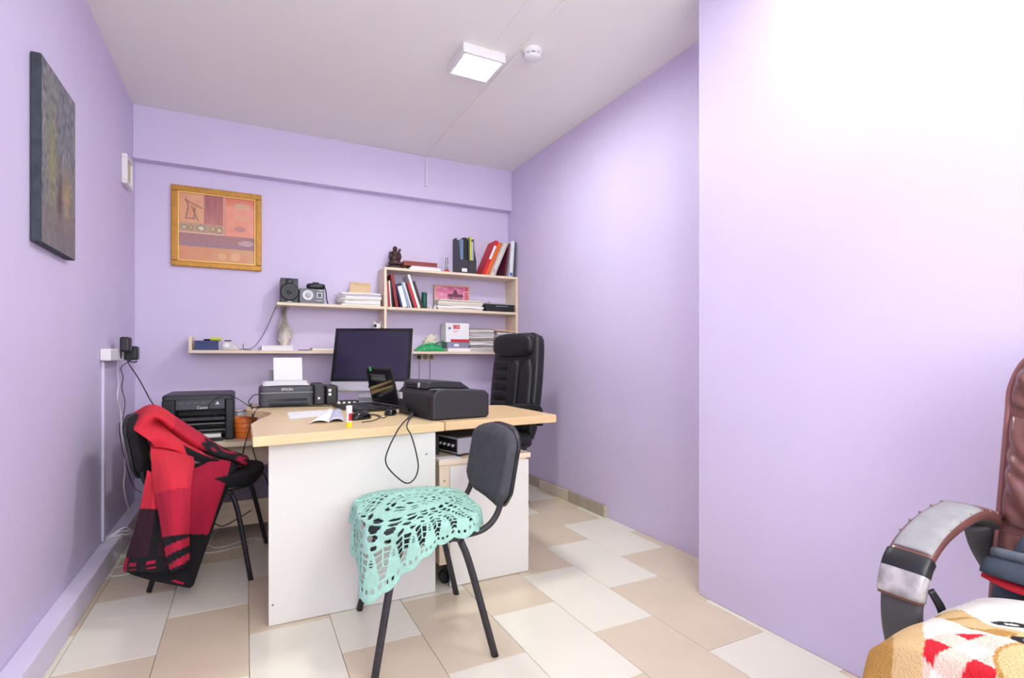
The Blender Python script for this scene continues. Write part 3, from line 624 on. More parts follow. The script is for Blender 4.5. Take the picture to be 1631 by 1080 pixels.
# magazine files
hz = zt(730, 375, 3.95)-Z3
def magfile(x0, wd, label, items, tagp):
    t = thing('magazine_file', label, 'magazine file', (x0+wd/2, 4.02, Z3), 0, 'black magazine files')
    y0, y1 = 3.935, 4.11
    side = [(y0, Z3+.001), (y1, Z3+.001), (y1, Z3+hz), (y0+.10, Z3+hz), (y0+.06, Z3+hz*.86), (y0+.03, Z3+hz*.6), (y0+.012, Z3+hz*.4), (y0, Z3+hz*.36)]
    for sx in (x0, x0+wd-.003):
        v, f = vprism(side, sx, sx+.003, 'x', .0008); finish('side', v, f, m_char, t)
    box('front', (x0+.0032, y0, Z3+.001), (x0+wd-.0032, y0+.003, Z3+hz*.36), m_char, t, bev=.0006)
    box('back', (x0+.0032, y1-.003, Z3+.001), (x0+wd-.0032, y1, Z3+hz), m_char, t, bev=.0006)
    if tagp: box('label_plate', (x0+.013, y0-.0015, Z3+.012), (x0+wd-.013, y0-.0002, Z3+.04), m_white, t, bev=.0005)
    xx = x0+.0042
    for (w_, h_, m, lab, yo) in items:
        o = box('folder', (xx, y0+.012+yo, Z3+.0015), (xx+w_-.0008, y1-.012, Z3+hz*h_), m, None, bev=.0006); tag(o, lab, 'folder'); xx += w_
x0 = PY(717, 436, 3.94).x
box
magfile(x0+.085, .07, 'black magazine file with white label plate, beside the award figure', [(.026, .9, mat('slate blue card', '6d86a3', .6), 'slate blue folder in the labelled magazine file', .0), (.03, .96, m_blk, 'black folder in the labelled magazine file', .0)], True)
magfile(x0+.158, .066, 'black magazine file without label, beside the red binder', [(.011, .94, m_char2, 'dark folder in the unlabelled magazine file', .01), (.012, 1.0, mat('lime card', 'cfd63c', .6), 'lime green folder in the unlabelled magazine file', .0), (.012, .86, m_pg, 'grey folder in the unlabelled magazine file', -.006), (.014, .94, m_dgrey, 'slate grey folder in the unlabelled magazine file', .0)], False)
# leaning binders
LB = x0+.16+.062
def lean(X, w, h, ln, col, label, **k): return book(X, Z3+.0005, w, h, .16, ln, m_cover('cover '+col, col), label, **k)
h30 = .312
X = LB+.045
seqs = [(.03, h30, 31, 'd8232f', 'thick red binder leaning on the magazine files', dict(name='binder', band=(m_paper, .45, .85))), (.012, .295, 31, 'ef7f22', 'thin orange folder leaning behind the red binder', {}), (.02, .30, 31, 'd9703f', 'burnt orange binder leaning after the thin orange folder', {}),
        (.014, .295, 31, 'c9c1ba', 'greyish folder leaning among the binders', {}), (.012, .305, 31, 'f0ecea', 'white folder with pink marks leaning among the binders', dict(band=(mat('pink mark', 'e58a9a', .6), .08, .2))), (.018, .31, 31, 'cfcac6', 'thick pale grey folder, last of the leaning binders', {})]
# ================================================================== continue: leaning binders rest against the upright ones at the right wall
rx = 2.027
book(rx, Z3+.0005, .018, .30, .16, 2, m_cover('cover 55535a', '55535a'), 'dark grey folder standing against the right wall', name='folder')
book(rx-.031, Z3+.0005, .032, .30, .165, 4, m_cover('cover e8eaf0', 'e8eaf0'), 'white binder with blue dot standing next to the dark grey folder', name='binder', band=(mat('blue dot', '2d5bb4', .5), .02, .11), yf=3.93)
book(rx-.031-.033-.026, Z3+.0005, .014, .285, .165, 9, m_cover('cover 6b2138', '6b2138'), 'dark wine red folder leaning on the white binder', name='folder')
X = rx-.09-.015-.082
for w_, h_, ln, col, lab, kw in reversed(seqs):
    lean(X, w_, h_, ln-7, col, lab, **kw); X -= w_/math.cos(math.radians(ln-7))+.0012
# ------------------------------------------------------------------ bookcase, lowest row
a = PY(663, 556, 3.95).x; b = PY(709, 556, 3.95).x
t = thing('green_bag', 'crumpled green plastic bag on the lower shelf', 'plastic bag', ((a+b)/2, 3.99, Z1))
def bag(u, v):
    x = a+(b-a)*u; y = 3.935+.1*v
    e = math.sin(PI*min(1, max(0, u)))**.45*math.sin(PI*min(1, max(0, v)))**.5
    return (x+.004*nz(u*9, v*9, 4), y, Z1+.002+e*(.05+.018*nz(u*6, v*5, 1)+.012*nz(u*15, v*14, 2)+.018*u))
v, f = vgrid(bag, 46, 20); finish('body', v, f, mat('green plastic film', '2fa867', .3, var=.25, vscale=20), t, smooth=True, solid=.001)
tube('handle', [((a+b)/2+.03, 3.94, Z1+.06), ((a+b)/2+.09, 3.935, Z1+.078), (b-.02, 3.945, Z1+.07), (b-.005, 3.95, Z1+.04)], .007, mat('green plastic fold', '238553', .35), t, 6)
x = PY(689, 545, 4.03).x
t = thing('shell_ornament', 'cream coral shaped ornament behind the green bag', 'ornament', (x, 4.075, Z1))
v, f = vell((0, 0, .07), (.055, .035, .0695)); v = [p*(1+.12*nz(p.x*60, p.y*60, p.z*60)) for p in v]; v = [Vector((p.x, p.y, max(0.001, p.z))) for p in v]
finish('body', v, f, mat('cream ceramic', 'e9e1d2', .6, var=.1, vscale=40), t, world=False, smooth=True)
mb = MB()
for k in range(14):
    an = k*2.4; h_ = .02+.1*k/14; rr = .055*math.sqrt(max(.05, 1-((h_-.07)/.075)**2)); mb.add(vell((rr*math.cos(an), .62*rr*math.sin(an), h_+.01), (.012, .01, .012), nu=10, nv=8))
mb.go('knob', mat('cream ceramic', 'e9e1d2', .6), t, world=False, smooth=True)['kind'] = 'stuff'
# boxes
a, b = PY(712, 545, 3.97).x, PY(747, 545, 3.97).x
zb0 = Z1+.0005
t = thing('grey_carton', 'grey blue carton under the white and red box', 'box', ((a+b)/2, 4.0, Z1))
box('body', (a, 3.97, zb0+.028), (b, 4.09, Z1+.075), mat('grey blue card', '8e8aa5', .6), t, bev=.002); box('label', (a+.06, 3.9693, Z1+.042), (a+.1, 3.9699, Z1+.062), m_paper, t, bev=0)
flatbook((a+.0, 3.945, Z1+.0003), (b+.01, 4.09, Z1+.028), m_paper, 'white notebook under the grey blue carton', 'notebook')
z0 = Z1+.0755; z1 = zt(730, 515, 3.97)
t = thing('white_red_box', 'white and red printed box under the middle shelf', 'box', ((a+b)/2, 4.0, z0))
box('body', (a-.012, 3.965, z0), (b, 4.085, z1), m_paper, t, bev=.002)
box('red_stripe', (a+.03, 3.9642, z0+.001), (b, 3.9649, z0+.024), mat('red print', 'c8253c', .5), t, bev=0)
s = box('red_label', (a+.05, 3.9642, z1-.045), (a+.108, 3.9649, z1-.015), mat('red print', 'c8253c', .5), t, bev=0)
text('lettering', 'K 330', .02, (a+.079, 3.9636, z1-.03), (1, 0, 0), (0, 0, 1), m_paper, s)
v, f = vlathe([(.011, 0), (.011, .0006)], 16); M = Matrix.Translation((a+.02, 3.9648, z1-.042)) @ Matrix.Rotation(PI/2, 4, 'X'); finish('emblem', [M @ p for p in v], f, mat('blue grey print', '6d6f92', .5), t)
for k in range(3): box('print_line', (a+.05, 3.9642, z1-.06-k*.009), (a+.1-.012*k, 3.9649, z1-.056-k*.009), mat('pale red print', 'dfa3ab', .5), t, bev=0)
# paper piles at the right
a, b = PY(749, 552, 3.95).x, PY(795, 552, 3.95).x
m_mag = mat('magazine cover', '9a8f92', .5, var=.3, vscale=20)
zz = pile(a, a+.21, 3.94, 4.09, Z1+.0004, [.018, .016, .02, .016, .018, .02, .016, .018, .014, .02, .012], [m_pg, m_paper2, m_mag, m_paper, m_paper2, m_mag, m_paper2, m_pg], 'magazine in the tall pile beside the white and red box, %s', 'tall magazine pile on the lower shelf', name='magazine', jit=.008, sag=.003, cat='magazine')
zz = pile(a+.235, 2.01, 3.94, 4.09, Z1+.0004, [.02, .016, .012, .02, .022, .016, .03, .024], [m_paper2, m_pg, mat('navy cover 2', '343c66', .5), m_paper2, m_paper, m_paper2], 'paper folder in the pile against the shelf side panel, %s', 'paper folders by the side panel', name='paper_folder', jit=.006, sag=.003)
M = Matrix.Translation((a+.36, 4.015, zz+.004)) @ Matrix.Rotation(.035, 4, 'Y')
tag(box('cardboard_tray', (-.14, -.07, 0), (.14, .07, .012), m_cover('salmon card', 'e3b48f'), None, bev=.002, M=M), 'salmon cardboard sheet on top of the folders by the side panel', 'cardboard')
# ================================================================== DESKS
ZT, ZU = .731, .695
t = thing('corner_desk', 'beech topped corner desk with light grey front panel', 'desk', (.4, 2.8, 0))
out = [(.022, 2.08), (.3, 2.115), (.768, 2.168), (.768, 3.6), (.0, 3.6), (.0, 3.2)]
arc = crom([(.0, 3.2), (.03, 3.14), (.085, 3.07), (.115, 2.96), (.098, 2.84), (.05, 2.66), (.018, 2.5)], 5)[1:]
poly = out+[(p.x, p.y) for p in [Vector((q.x, q.y, 0)) for q in [Vector((a_.x, a_.y, 0)) if len(a_) == 3 else Vector((a_[0], a_[1], 0)) for a_ in arc]]]
v, f = vprism(poly, ZU, ZT, 'z', .002); finish('desktop', v, f, m_beech, t)
s = box('front_panel', (.076, 2.176, .002), (.731, 2.194, ZU-.0003), m_grey, t, bev=.001)
for x, z in ((.69, .60), (.11, .09)): tag_ = finish('screw_cap', *vlathe([(.004, 0), (.004, .001)], 10), m_dgrey, s); 
for o_, (x, z) in zip([o for o in s.children], ((.69, .60), (.09, .08))):
    for vv in o_.data.vertices: vv.co = MW[s.name].inverted() @ (Matrix.Translation((x, 2.1758, z)) @ Matrix.Rotation(PI/2, 4, 'X') @ (MW[s.name] @ vv.co))
box('side_panel', (.712, 2.1945, .002), (.73, 3.5, ZU-.0003), m_grey, t, bev=.001)
box('rear_panel', (.31, 3.46, .002), (.711, 3.478, ZU-.0003), m_grey, t, bev=.001)
t = thing('side_desk', 'small beech topped desk joined to the right of the corner desk', 'desk', (1.07, 2.5, 0))
v, f = vprism([(.777, 2.178), (1.366, 2.214), (1.372, 2.225), (1.375, 2.8), (1.34, 2.835), (1.29, 2.85), (.777, 2.85)], ZU, ZT, 'z', .002); finish('desktop', v, f, m_beechR, t)
box('leg_panel', (.79, 2.70, .002), (1.18, 2.718, ZU-.0003), m_grey, t, bev=.001)
box('leg_panel', (.785, 2.63, .002), (.803, 2.6995, ZU-.0003), m_grey, t, bev=.001)
t = thing('pedestal_cabinet', 'birch drawer pedestal with light grey side panel under the side desk', 'cabinet', (.98, 2.4, 0))
px0, px1, py0, py1, pzt = .8075, 1.19, 2.2, 2.62, .562
px0 = .757
box('top', (px0-.004, py0-.006, pzt-.024), (1.212, py1, pzt), m_birch, t, bev=.004)
box('body', (px0, py0, .1), (1.188, py1-.01, pzt-.0245), m_birch, t, bev=.002)
box('side_panel', (.803, py0-.0105, .003), (1.196, py0-.0005, pzt-.03), m_grey, t, bev=.001)
for k in range(3):
    z0 = .115+k*.139; s = box('drawer_front', (1.1885, py0+.004, z0), (1.206, py1-.012, z0+.136), m_birch, t, bev=.002)
    tube('handle', [(1.207, 2.36, z0+.1), (1.222, 2.37, z0+.1), (1.222, 2.45, z0+.1), (1.207, 2.46, z0+.1)], .004, m_silver, s, 8, 3)
for x, y in ((.80, 2.25), (1.15, 2.25), (.80, 2.57), (1.15, 2.57)):
    v, f = vtube([(x, y-.012, .03), (x, y+.012, .03)], .029, 14); c = finish('caster', v, f, m_blk, t); box('fork', (x-.006, y-.016, .06), (x+.006, y+.016, .099), m_blk, c, bev=.001)
for (z, x) in ((.47, .78), (.2, .78)):
    v, f = vlathe([(.004, 0), (.004, .001)], 10); M = Matrix.Translation((x, py0-.0003, z)) @ Matrix.Rotation(PI/2, 4, 'X'); finish('screw', [M @ p for p in v], f, m_dgrey, t)
# amplifier on pedestal
t = thing('amplifier', 'silver amplifier with dark connector side on the drawer pedestal', 'electronics', (.95, 2.36, pzt), math.radians(14))
box('case', (-.12, -.1, .012), (.15, .12, .085), m_silver, t, bev=.004, world=False)
box('top_vent', (-.11, -.09, .0852), (.14, .11, .09), m_char, t, bev=.002, world=False)
box('connector_panel', (-.1212, -.09, .02), (-.1202, .11, .078), m_blk, t, bev=0, world=False)
for k in range(5): tube('connector', [(-.1215, -.07+.035*k, .05), (-.134, -.07+.035*k, .05)], .007, m_silver, t, 10, world=False)
tube('volume_knob', [(.03, -.1005, .05), (.03, -.112, .05)], .016, m_white, t, 20, world=False)
for x in (-.1, .13):
    for y in (-.08, .1): box('foot', (x-.01, y-.01, .0008), (x+.01, y+.01, .0118), m_blk, t, bev=.001, world=False)
o = thing('router_box', 'black box standing behind the amplifier on the pedestal', 'electronics', (.8, 2.4, pzt)); box('case', (.765, 2.33, pzt+.0008), (.80, 2.5, pzt+.095), m_blk, o, bev=.003); box('light_strip', (.774, 2.3293, pzt+.02), (.778, 2.3299, pzt+.08), m_dgrey, o, bev=0)
tag(box('paper_sheet', (.758, 2.2, pzt+.0004), (.86, 2.27, pzt+.003), m_paper, None, bev=.0005), 'white papers on the front corner of the drawer pedestal', 'papers')
# ------------------------------------------------------------------ low table on the left
ZL = .552
t = thing('low_table', 'birch low table behind the left chair carrying the big printer', 'table', (-.2, 3.6, 0))
box('table_top', (-.455, 3.245, ZL-.026), (.28, 4.06, ZL), m_birch, t, bev=.002)
box('apron', (-.43, 3.34, .40), (.25, 3.358, ZL-.0265), m_birch, t, bev=.001)
box('side_panel', (-.45, 3.27, .002), (-.432, 4.04, ZL-.0265), m_birch, t, bev=.001)
box('side_panel', (.255, 3.27, .002), (.273, 4.04, ZL-.0265), m_birch, t, bev=.001)
box('foot_rail', (-.4315, 3.36, .06), (.2545, 3.378, .20), m_birch, t, bev=.001)
# ================================================================== PRINTERS
cx0, cx1, cyf, cyb, cz0, cz1 = -.405, -.06, 3.36, 3.74, ZL+.0008, .812
t = thing('multifunction_printer', 'big black multifunction printer on the low table', 'printer', ((cx0+cx1)/2, cyf, ZL))
# body with open trays: side pillars, back, top lid, shelves
mb = MB(); pw = .045
mb.add(vbox((cx0, cyf, cz0), (cx0+pw*1.4, cyb, cz1-.03), .008, 3)); mb.add(vbox((cx1-pw, cyf, cz0), (cx1, cyb, cz1-.03), .008, 3)); mb.add(vbox((cx0+.05, cyf+.16, cz0), (cx1-.04, cyb-.002, cz1-.032), .004))
mb.go('body', m_blk, t)
rings = []
for s, z in ((0, cz1-.0295), (.0, cz1-.012), (.006, cz1-.004), (.016, cz1)):
    rings.append([(x, y, z) for x, y in [((cx0+cx1)/2+p[0], (cyf+cyb)/2+p[1]) for p in sring((cx1-cx0)/2+.001-s, (cyb-cyf)/2+.002-s, .12, 32)]])
v, f = vloft(rings); finish('lid', v, f, m_char, t)
pn = box('control_panel', (cx0+.064, cyf-.004, cz1-.085), (cx1-.046, cyf+.16, cz1-.0305), m_char2, t, bev=.004)
text('brand', 'Canon', .022, ((cx0+cx1)/2+.02, cyf-.0052, cz1-.074), (1, 0, 0), (0, 0, 1), m_white, pn)
v, f = vprism([(cx1-.094, cz1-.058), (cx1-.07, cz1-.058), (cx1-.078, cz1-.05), (cx1-.079, cz1-.042), (cx1-.085, cz1-.042), (cx1-.086, cz1-.05)], cyf-.0052, cyf-.0042, 'y', 0); finish('button', v, f, m_white, pn)
for k in range(4): box('key', (cx0+.08+.035*k, cyf-.0052, cz1-.05), (cx0+.1+.035*k, cyf-.0042, cz1-.046), m_dgrey, pn, bev=0)
for z, d, m, nm in ((cz1-.135, .012, m_char, 'output_shelf'), (cz1-.168, .008, m_dgrey, 'tray_edge'), (cz1-.205, .008, m_dgrey, 'tray_edge')):
    box(nm, (cx0+.064, cyf+.004, z-.012 if nm == 'output_shelf' else z), (cx1-.046, cyf+.158, z+.006), m, t, bev=.002)
box('cassette', (cx0+.07, cyf-.03, cz0), (cx1-.052, cyf+.155, cz0+.018), m_blk, t, bev=.003)
tag(box('paper_stack', (cx0+.09, cyf-.012, cz0+.0185), (cx1-.065, cyf+.15, cz0+.036), m_paper, None, bev=.001), 'stack of white sheets in the tray of the big black printer', 'papers')
# inkjet on corner desk
ex0, ex1, eyf, eyb = .066, .42, 3.30, 3.54; ez0 = ZT+.0008
t = thing('inkjet_printer', 'dark grey inkjet printer with external ink tank on the corner desk', 'printer', ((ex0+ex1)/2, eyf, ZT))
rings = []
for s, z in ((.004, ez0), (0, ez0+.006), (0, ez0+.1), (.004, ez0+.112), (.02, ez0+.118)):
    rings.append([((ex0+ex1-.06)/2+p[0], (eyf+eyb)/2+p[1], z) for p in sring((ex1-ex0-.062)/2-s, (eyb-eyf)/2-s, .18, 36)])
v, f = vloft(rings); finish('body', v, f, m_char2, t)
box('seam', (ex0+.005, eyf-.001, ez0+.079), (ex1-.065, eyf+.001, ez0+.081), m_silver, t, bev=0)
box('output_slot', (ex0+.04, eyf-.0015, ez0+.03), (ex1-.10, eyf+.002, ez0+.045), m_blkg, t, bev=0)
box('output_tray', (ex0+.05, eyf-.035, ez0+.012), (ex1-.09, eyf-.0016, ez0+.02), m_blk, t, bev=.002)
br_ = box('control_tower', (ex1-.0605, eyf-.006, ez0), (ex1, eyb-.02, ez0+.128), m_char, t, bev=.012, seg=3)
box('power_button', (ex1-.04, eyf-.0075, ez0+.036), (ex1-.028, eyf-.0063, ez0+.048), m_white, br_, bev=0)
box('button_top', (ex1-.045, eyf+.02, ez0+.1285), (ex1-.015, eyf+.06, ez0+.133), m_blk, br_, bev=.001)
text('brand', 'EPSON', .02, ((ex0+ex1)/2-.03, eyf-.0022, ez0+.098), (1, 0, 0), (0, 0, 1), m_white, t)
it = box('ink_tank', (ex1+.006, eyf-.002, ez0), (ex1+.075, eyb-.06, ez0+.115), m_blk, t, bev=.01, seg=3)
for k in range(2): box('sticker', (ex1+.02, eyf-.0036, ez0+.055+k*.024), (ex1+.036, eyf-.0024, ez0+.071+k*.024), m_white, it, bev=.003)
v, f = vprism([(eyb-.03, ez0+.119), (eyb-.024, ez0+.119), (eyb+.02, ez0+.205), (eyb+.014, ez0+.205)], ex0+.06, ex1-.1, 'x', 0); finish('paper_support', v, f, m_dgrey, t)
v, f = vprism([(eyb-.036, ez0+.119), (eyb-.0315, ez0+.119), (eyb+.035, ez0+.282), (eyb+.03, ez0+.282)], ex0+.085, ex1-.105, 'x', 0); tag(finish('paper_sheets', v, f, m_paper), 'white sheets standing upright in the inkjet printer feeder', 'papers')
def sheet(u, v): return (ex0+.02+(ex1-.085-ex0-.02)*u+.04*v*(0.5-u)*0, eyf+.012+.15*v, ez0+.1195+.003*math.sin(u*3)+.022*v*v)
v, f = vgrid(sheet, 12, 6); tag(finish('loose_sheet', v, f, m_paper, solid=.001, smooth=True), 'white sheet lying on the lid of the inkjet printer', 'paper')
m_las = mat('dusty black plastic', '29282e', .5, var=.15, vscale=25)
# black laser printer seen from behind
Mx = Matrix.Translation((.745, 2.25, ZT+.0008)) @ Matrix.Rotation(math.radians(6), 4, 'Z')
t = thing('laser_printer', 'black laser printer turned backwards across the two desks', 'printer', M=Mx)
W_, D_, H_ = .29, .43, .14
v, f = vprism([(0.0, 0), (W_-.012, 0), (W_, .012), (W_, H_-.03), (W_-.02, H_-.012), (.06, H_), (.02, H_-.006), (0, H_-.03)], 0, D_, 'y', .008)
finish('body', v, f, m_las, t, world=False)
v, f = vprism([(.06, H_+.0005), (W_-.05, H_-.008), (W_-.1, H_+.026), (.05, H_+.034), (.02, H_+.024), (.012, H_-.002)], .1, D_-.03, 'y', .004); top_ = finish('top_housing', v, f, m_las, t, world=False)
box('handle_slot', (.008, .2, H_+.004), (.03, D_-.08, H_+.024), m_blkg, top_, bev=.004, world=False)
box('hinge_tab', (.006, .185, H_-.001), (.018, .195, H_+.022), m_silver, top_, bev=.002, world=False)
box('rear_door', (-.004, .05, .012), (-.0005, D_-.02, H_-.04), m_blk, t, bev=.001, world=False)
box('port', (-.006, .26, .02), (-.0045, .31, .06), m_blkg, t, bev=0, world=False)
box('port_label', (-.0058, .36, .075), (-.0045, .4, .108), m_white, t, bev=0, world=False)
box('band', (.004, .02, H_-.0035), (.05, .05, H_-.001), m_dgrey, t, bev=.001, world=False)
# ================================================================== MONITOR, LAPTOP, DESK ITEMS
imc = Vector((.692, 3.349, 0)); tilt = math.radians(17)
Mx = Matrix.Translation((imc.x, imc.y, ZT)) @ Matrix.Rotation(-YAW, 4, 'Z')
t = thing('desktop_monitor', 'large aluminium all-in-one computer with dark screen and silver chin', 'computer', M=Mx)
Mt = Matrix.Translation((0, 0, .073)) @ Matrix.Rotation(-tilt, 4, 'X')
hw, hh = .252, .42
box('housing', (-hw, .0, 0), (hw, .03, hh), m_alu, t, bev=.008, seg=3, M=Mt, world=False)
g = box('screen', (-hw+.001, -.002, .062), (hw-.001, -.0003, hh-.001), m_blkg, t, bev=.0005, M=Mt, world=False)
box('display', (-hw+.022, -.0032, .08), (hw-.022, -.0022, hh-.022), m_screen, g, bev=0, M=Mt, world=False)
# chin emblem: bitten apple silhouette
mb = MB()
pts = []
for k in range(40):
    a_ = 2*PI*k/40; r = .0105*(1-.13*math.cos(2*a_)*0)*(1+.10*abs(math.sin(a_))*(-1 if math.sin(a_) > 0 else .15)*abs(math.cos(a_-PI/2))**6)
    x = r*math.cos(a_); z = r*1.06*math.sin(a_)
    d = math.hypot(x-.0125, z-.001)
    if d < .0055: x = .0125-.0055*(.0125-x)/max(d, 1e-5); z = .001+.0055*(z-.001)/max(d, 1e-5)
    pts.append((x, z+.03))
v, f = vprism(pts, -.0016, -.0003, 'y', 0); mb.add((v, f), Mt)
v, f = vprism([(.0, .0425), (.004, .0435), (.0055, .048), (.0015, .047)], -.0016, -.0003, 'y', 0); mb.add((v, f), Mt)
mb.go('emblem', m_blkg, t, world=False)
v, f = vprism([(.06, .03), (.066, .03), (.075, .1), (.115, .22), (.105, .225), (.068, .1)], -.09, .09, 'x', .001); finish('stand', v, f, m_alu, t, world=False)
box('foot', (-.09, -.09, .0005), (.09, .085, .008), m_alu, t, bev=.002, world=False)
v, f = vprism([(.075, .0085), (.082, .0085), (.075, .035), (.062, .035)], -.09, .09, 'x', 0); finish('stand_neck', v, f, m_alu, t, world=False)
# laptop
e1 = Vector((.978, .2, 0)); Mx = Matrix.Translation((.505, 2.76, ZT+.0006)) @ Matrix.Rotation(math.atan2(.2, .978), 4, 'Z')
t = thing('laptop', 'open black laptop with patterned dark screen in front of the monitor', 'laptop', M=Mx)
LW, LD = .35, .245
box('base', (0, 0, .004), (LD, LW, .02), m_blk, t, bev=.004, world=False)
kb = box('keyboard_deck', (.09, .015, .0202), (LD-.015, LW-.015, .0212), m_char, t, bev=0, world=False)
for r in range(5):
    for k in range(13): box('key', (.1+r*.024, .022+k*.0238, .0214), (.119+r*.024, .041+k*.0238, .0234), m_blk, kb, bev=.0005, seg=1, world=False)
box('touchpad', (.02, .12, .0202), (.075, .22, .0208), m_char2, t, bev=0, world=False)
for x in (.02, LD-.03):
    for y in (.02, LW-.03): box('rubber_foot', (x, y, 0), (x+.012, y+.012, .0038), m_blk, t, bev=0, world=False)
Ml = Matrix.Translation((LD-.004, 0, .021)) @ Matrix.Rotation(math.radians(-13), 4, 'Y')
ld = box('lid', (-.003, 0, 0), (.005, LW, .215), m_blk, t, bev=.003, M=Ml, world=False)
def lscr(u, v):
    c = rgb(22, 22, 27)
    a_ = v-(.18+.55*(1-u)*.6)
    for k, (off, wd, col) in enumerate(((.0, .05, rgb(176, 168, 100)), (.1, .03, rgb(120, 70, 64)), (.16, .035, rgb(196, 190, 120)))):
        if abs(a_-off) < wd*(.3+u): c = col
    if .62 < v < .85 and .25 < u < .85 and ((v*24) % 1) > .35: c = rgb(126, 132, 120)
    return c
o = painted('display', (0, 0, 0), (0, LW-.03, 0), (0, 0, .175), 50, 40, lscr, paintmat('glossy screen print', .15), ld, world=False)
Mo = Ml @ Matrix.Translation((-.0036, .015, .025))
for vv in o.data.vertices: vv.co = Mo @ vv.co
box('sticky_tab', (-.0045, LW-.09, .19), (-.0035, LW-.065, .216), mat('green tab', '4fd38a', .6), ld, bev=0, M=Ml, world=False)
# glue stick
gp = PZ(556, 680, ZT)
t = thing('glue_stick', 'white glue stick with yellow base and red label on the corner desk', 'glue stick', (gp.x, gp.y, ZT))
for nm, pr_, m in (('base', [(.0125, .0005), (.0125, .018), (.0115, .02)], mat('yellow plastic', 'f0dc20', .4)), ('body', [(.0115, .0202), (.0115, .06)], m_white), ('cap', [(.0122, .0602), (.0122, .084), (.011, .087)], m_white)):
    v, f = vlathe(pr_, 20); finish(nm, v, f, m, t, world=False, smooth=False)
v, f = vgrid(lambda u, v: (.0118*math.cos(-1.9+1.5*u), .0118*math.sin(-1.9+1.5*u), .026+.03*v), 10, 1); finish('label', v, f, mat('red label', 'b52a35', .5), t, world=False)
# papers, brochure, mice
def quadsheet(name, pts, label, z=ZT+.0008, th=.0012, m=m_paper, cat='paper'):
    P = [PZ(x, y, z).xy for x, y in pts]; v, f = vprism([(p.x, p.y) for p in P], z, z+th, 'z', 0); return tag(finish(name, v, f, m), label, cat)
quadsheet('paper_sheet', [(457, 657), (520, 653), (521, 662), (462, 668)], 'blank white sheet lying behind the open brochure')
c0 = PZ(492, 676, ZT); c1 = PZ(522, 654, ZT); c2 = PZ(548, 672, ZT); c3 = PZ(545, 656, ZT)
t = thing('open_brochure', 'white brochure lying open with curling pages beside the glue stick', 'brochure', ((c0.x+c2.x)/2, (c0.y+c1.y)/2, ZT))
def pgf(p, q, r_, s_, bul):
    return lambda u, v: (p.lerp(q, u)).lerp(r_.lerp(s_, u), v)*1+Vector((0, 0, .0025+bul*math.sin(PI*u)**.7))
mid0 = c0.lerp(c2, .55); mid1 = c1.lerp(c3, .45)
v, f = vgrid(pgf(c0, mid0, c1, mid1, .012), 12, 6); finish('left_page', v, f, m_paper, t, solid=.002, smooth=True)
v, f = vgrid(pgf(mid0, c2, mid1, c3, .014), 12, 6); finish('right_page', v, f, mat('printed page', 'c9cbe0', .7, var=.3, vscale=40), t, solid=.002, smooth=True)
def mouse(p, rz, label, s=1.0):
    t = thing('computer_mouse', label, 'mouse', (p.x, p.y, ZT), rz)
    v, f = vell((0, 0, .0), (.055*s, .031*s, .034*s), .8, .8); v = [Vector((q.x, q.y, max(0, q.z)+.001)) for q in v]; finish('shell', v, f, m_blkg, t, world=False, smooth=True)
    tube('scroll_wheel', [(.03*s, -.004, .031*s), (.03*s, .004, .031*s)], .007*s, m_char2, t, 12, world=False)
mouse(PZ(574, 668, ZT), .5, 'black computer mouse behind the glue stick')
mouse(PZ(622, 661, ZT), 1.2, 'glossy black computer mouse beside the laser printer', .95)
def zp_(x, y, dz=.004): q = PZ(x, y, ZT); return Vector((q.x, q.y, ZT+dz))
cable([zp_(583, 668), zp_(595, 662), zp_(610, 667), zp_(618, 662)], 'black mouse lead lying between the two mice', r=.002)
cable([zp_(576, 674), zp_(596, 671), zp_(606, 664), zp_(590, 661), zp_(580, 664)], 'black mouse lead looped in front of the laptop', r=.002)
# hub and adaptor by the ink tank
p = zp_(537, 648, 0)
t = thing('usb_hub', 'small black hub with white plugs beside the ink tank', 'electronics', (.51, 3.22, ZT)); box('body', (.495, 3.2, ZT+.0008), (.60, 3.26, ZT+.03), m_blk, t, bev=.005)
for k in range(3): box('plug', (.505+.03*k, 3.185, ZT+.008), (.52+.03*k, 3.1995, ZT+.024), m_white, t, bev=.002)
cable([(.49, 3.19, ZT+.004), (.4, 3.2, ZT+.004), (.25, 3.24, ZT+.004), (.12, 3.26, ZT+.004), (.06, 3.27, ZT+.004)], 'black lead lying along the front of the inkjet printer')
tag(box('power_brick', (.47, 3.13, ZT+.0008), (.485, 3.17, ZT+.03), m_white, None, bev=.003), 'white plug standing in front of the ink tank', 'plug')
tag(finish('sheet_music', *vbox((.53, 3.275, ZT+.0005), (.6, 3.29, ZT+.006), .001), m_paper), 'white card scrap beside the small hub', 'paper')
# cord looping over the desk front
pY = 2.06
tag(tube('hanging_cable', [PY(650, 668, 2.17)+Vector((0, 0, .006)), PY(640, 676, 2.1), PY(632, 688, pY), PY(620, 712, pY), PY(614, 733, pY), PY(622, 750, pY), PY(645, 769, pY), PY(659, 764, pY), PY(666, 746, pY), PY(663, 722, pY), PY(655, 694, pY), PY(648, 680, 2.1), PY(652, 669, 2.17)+Vector((0, 0, .006))], .0028, m_cable, None, 7), 'black cord hanging in a loop over the grey desk panel', 'cable')
tag(finish('cord_connector', *vtube([zp_(651, 670, .011), zp_(657, 664, .011), zp_(662, 661, .011)], lambda s: .007+.003*s, 8), m_char2, smooth=True), 'dark grey connector of the hanging cord behind the laser printer', 'plug')
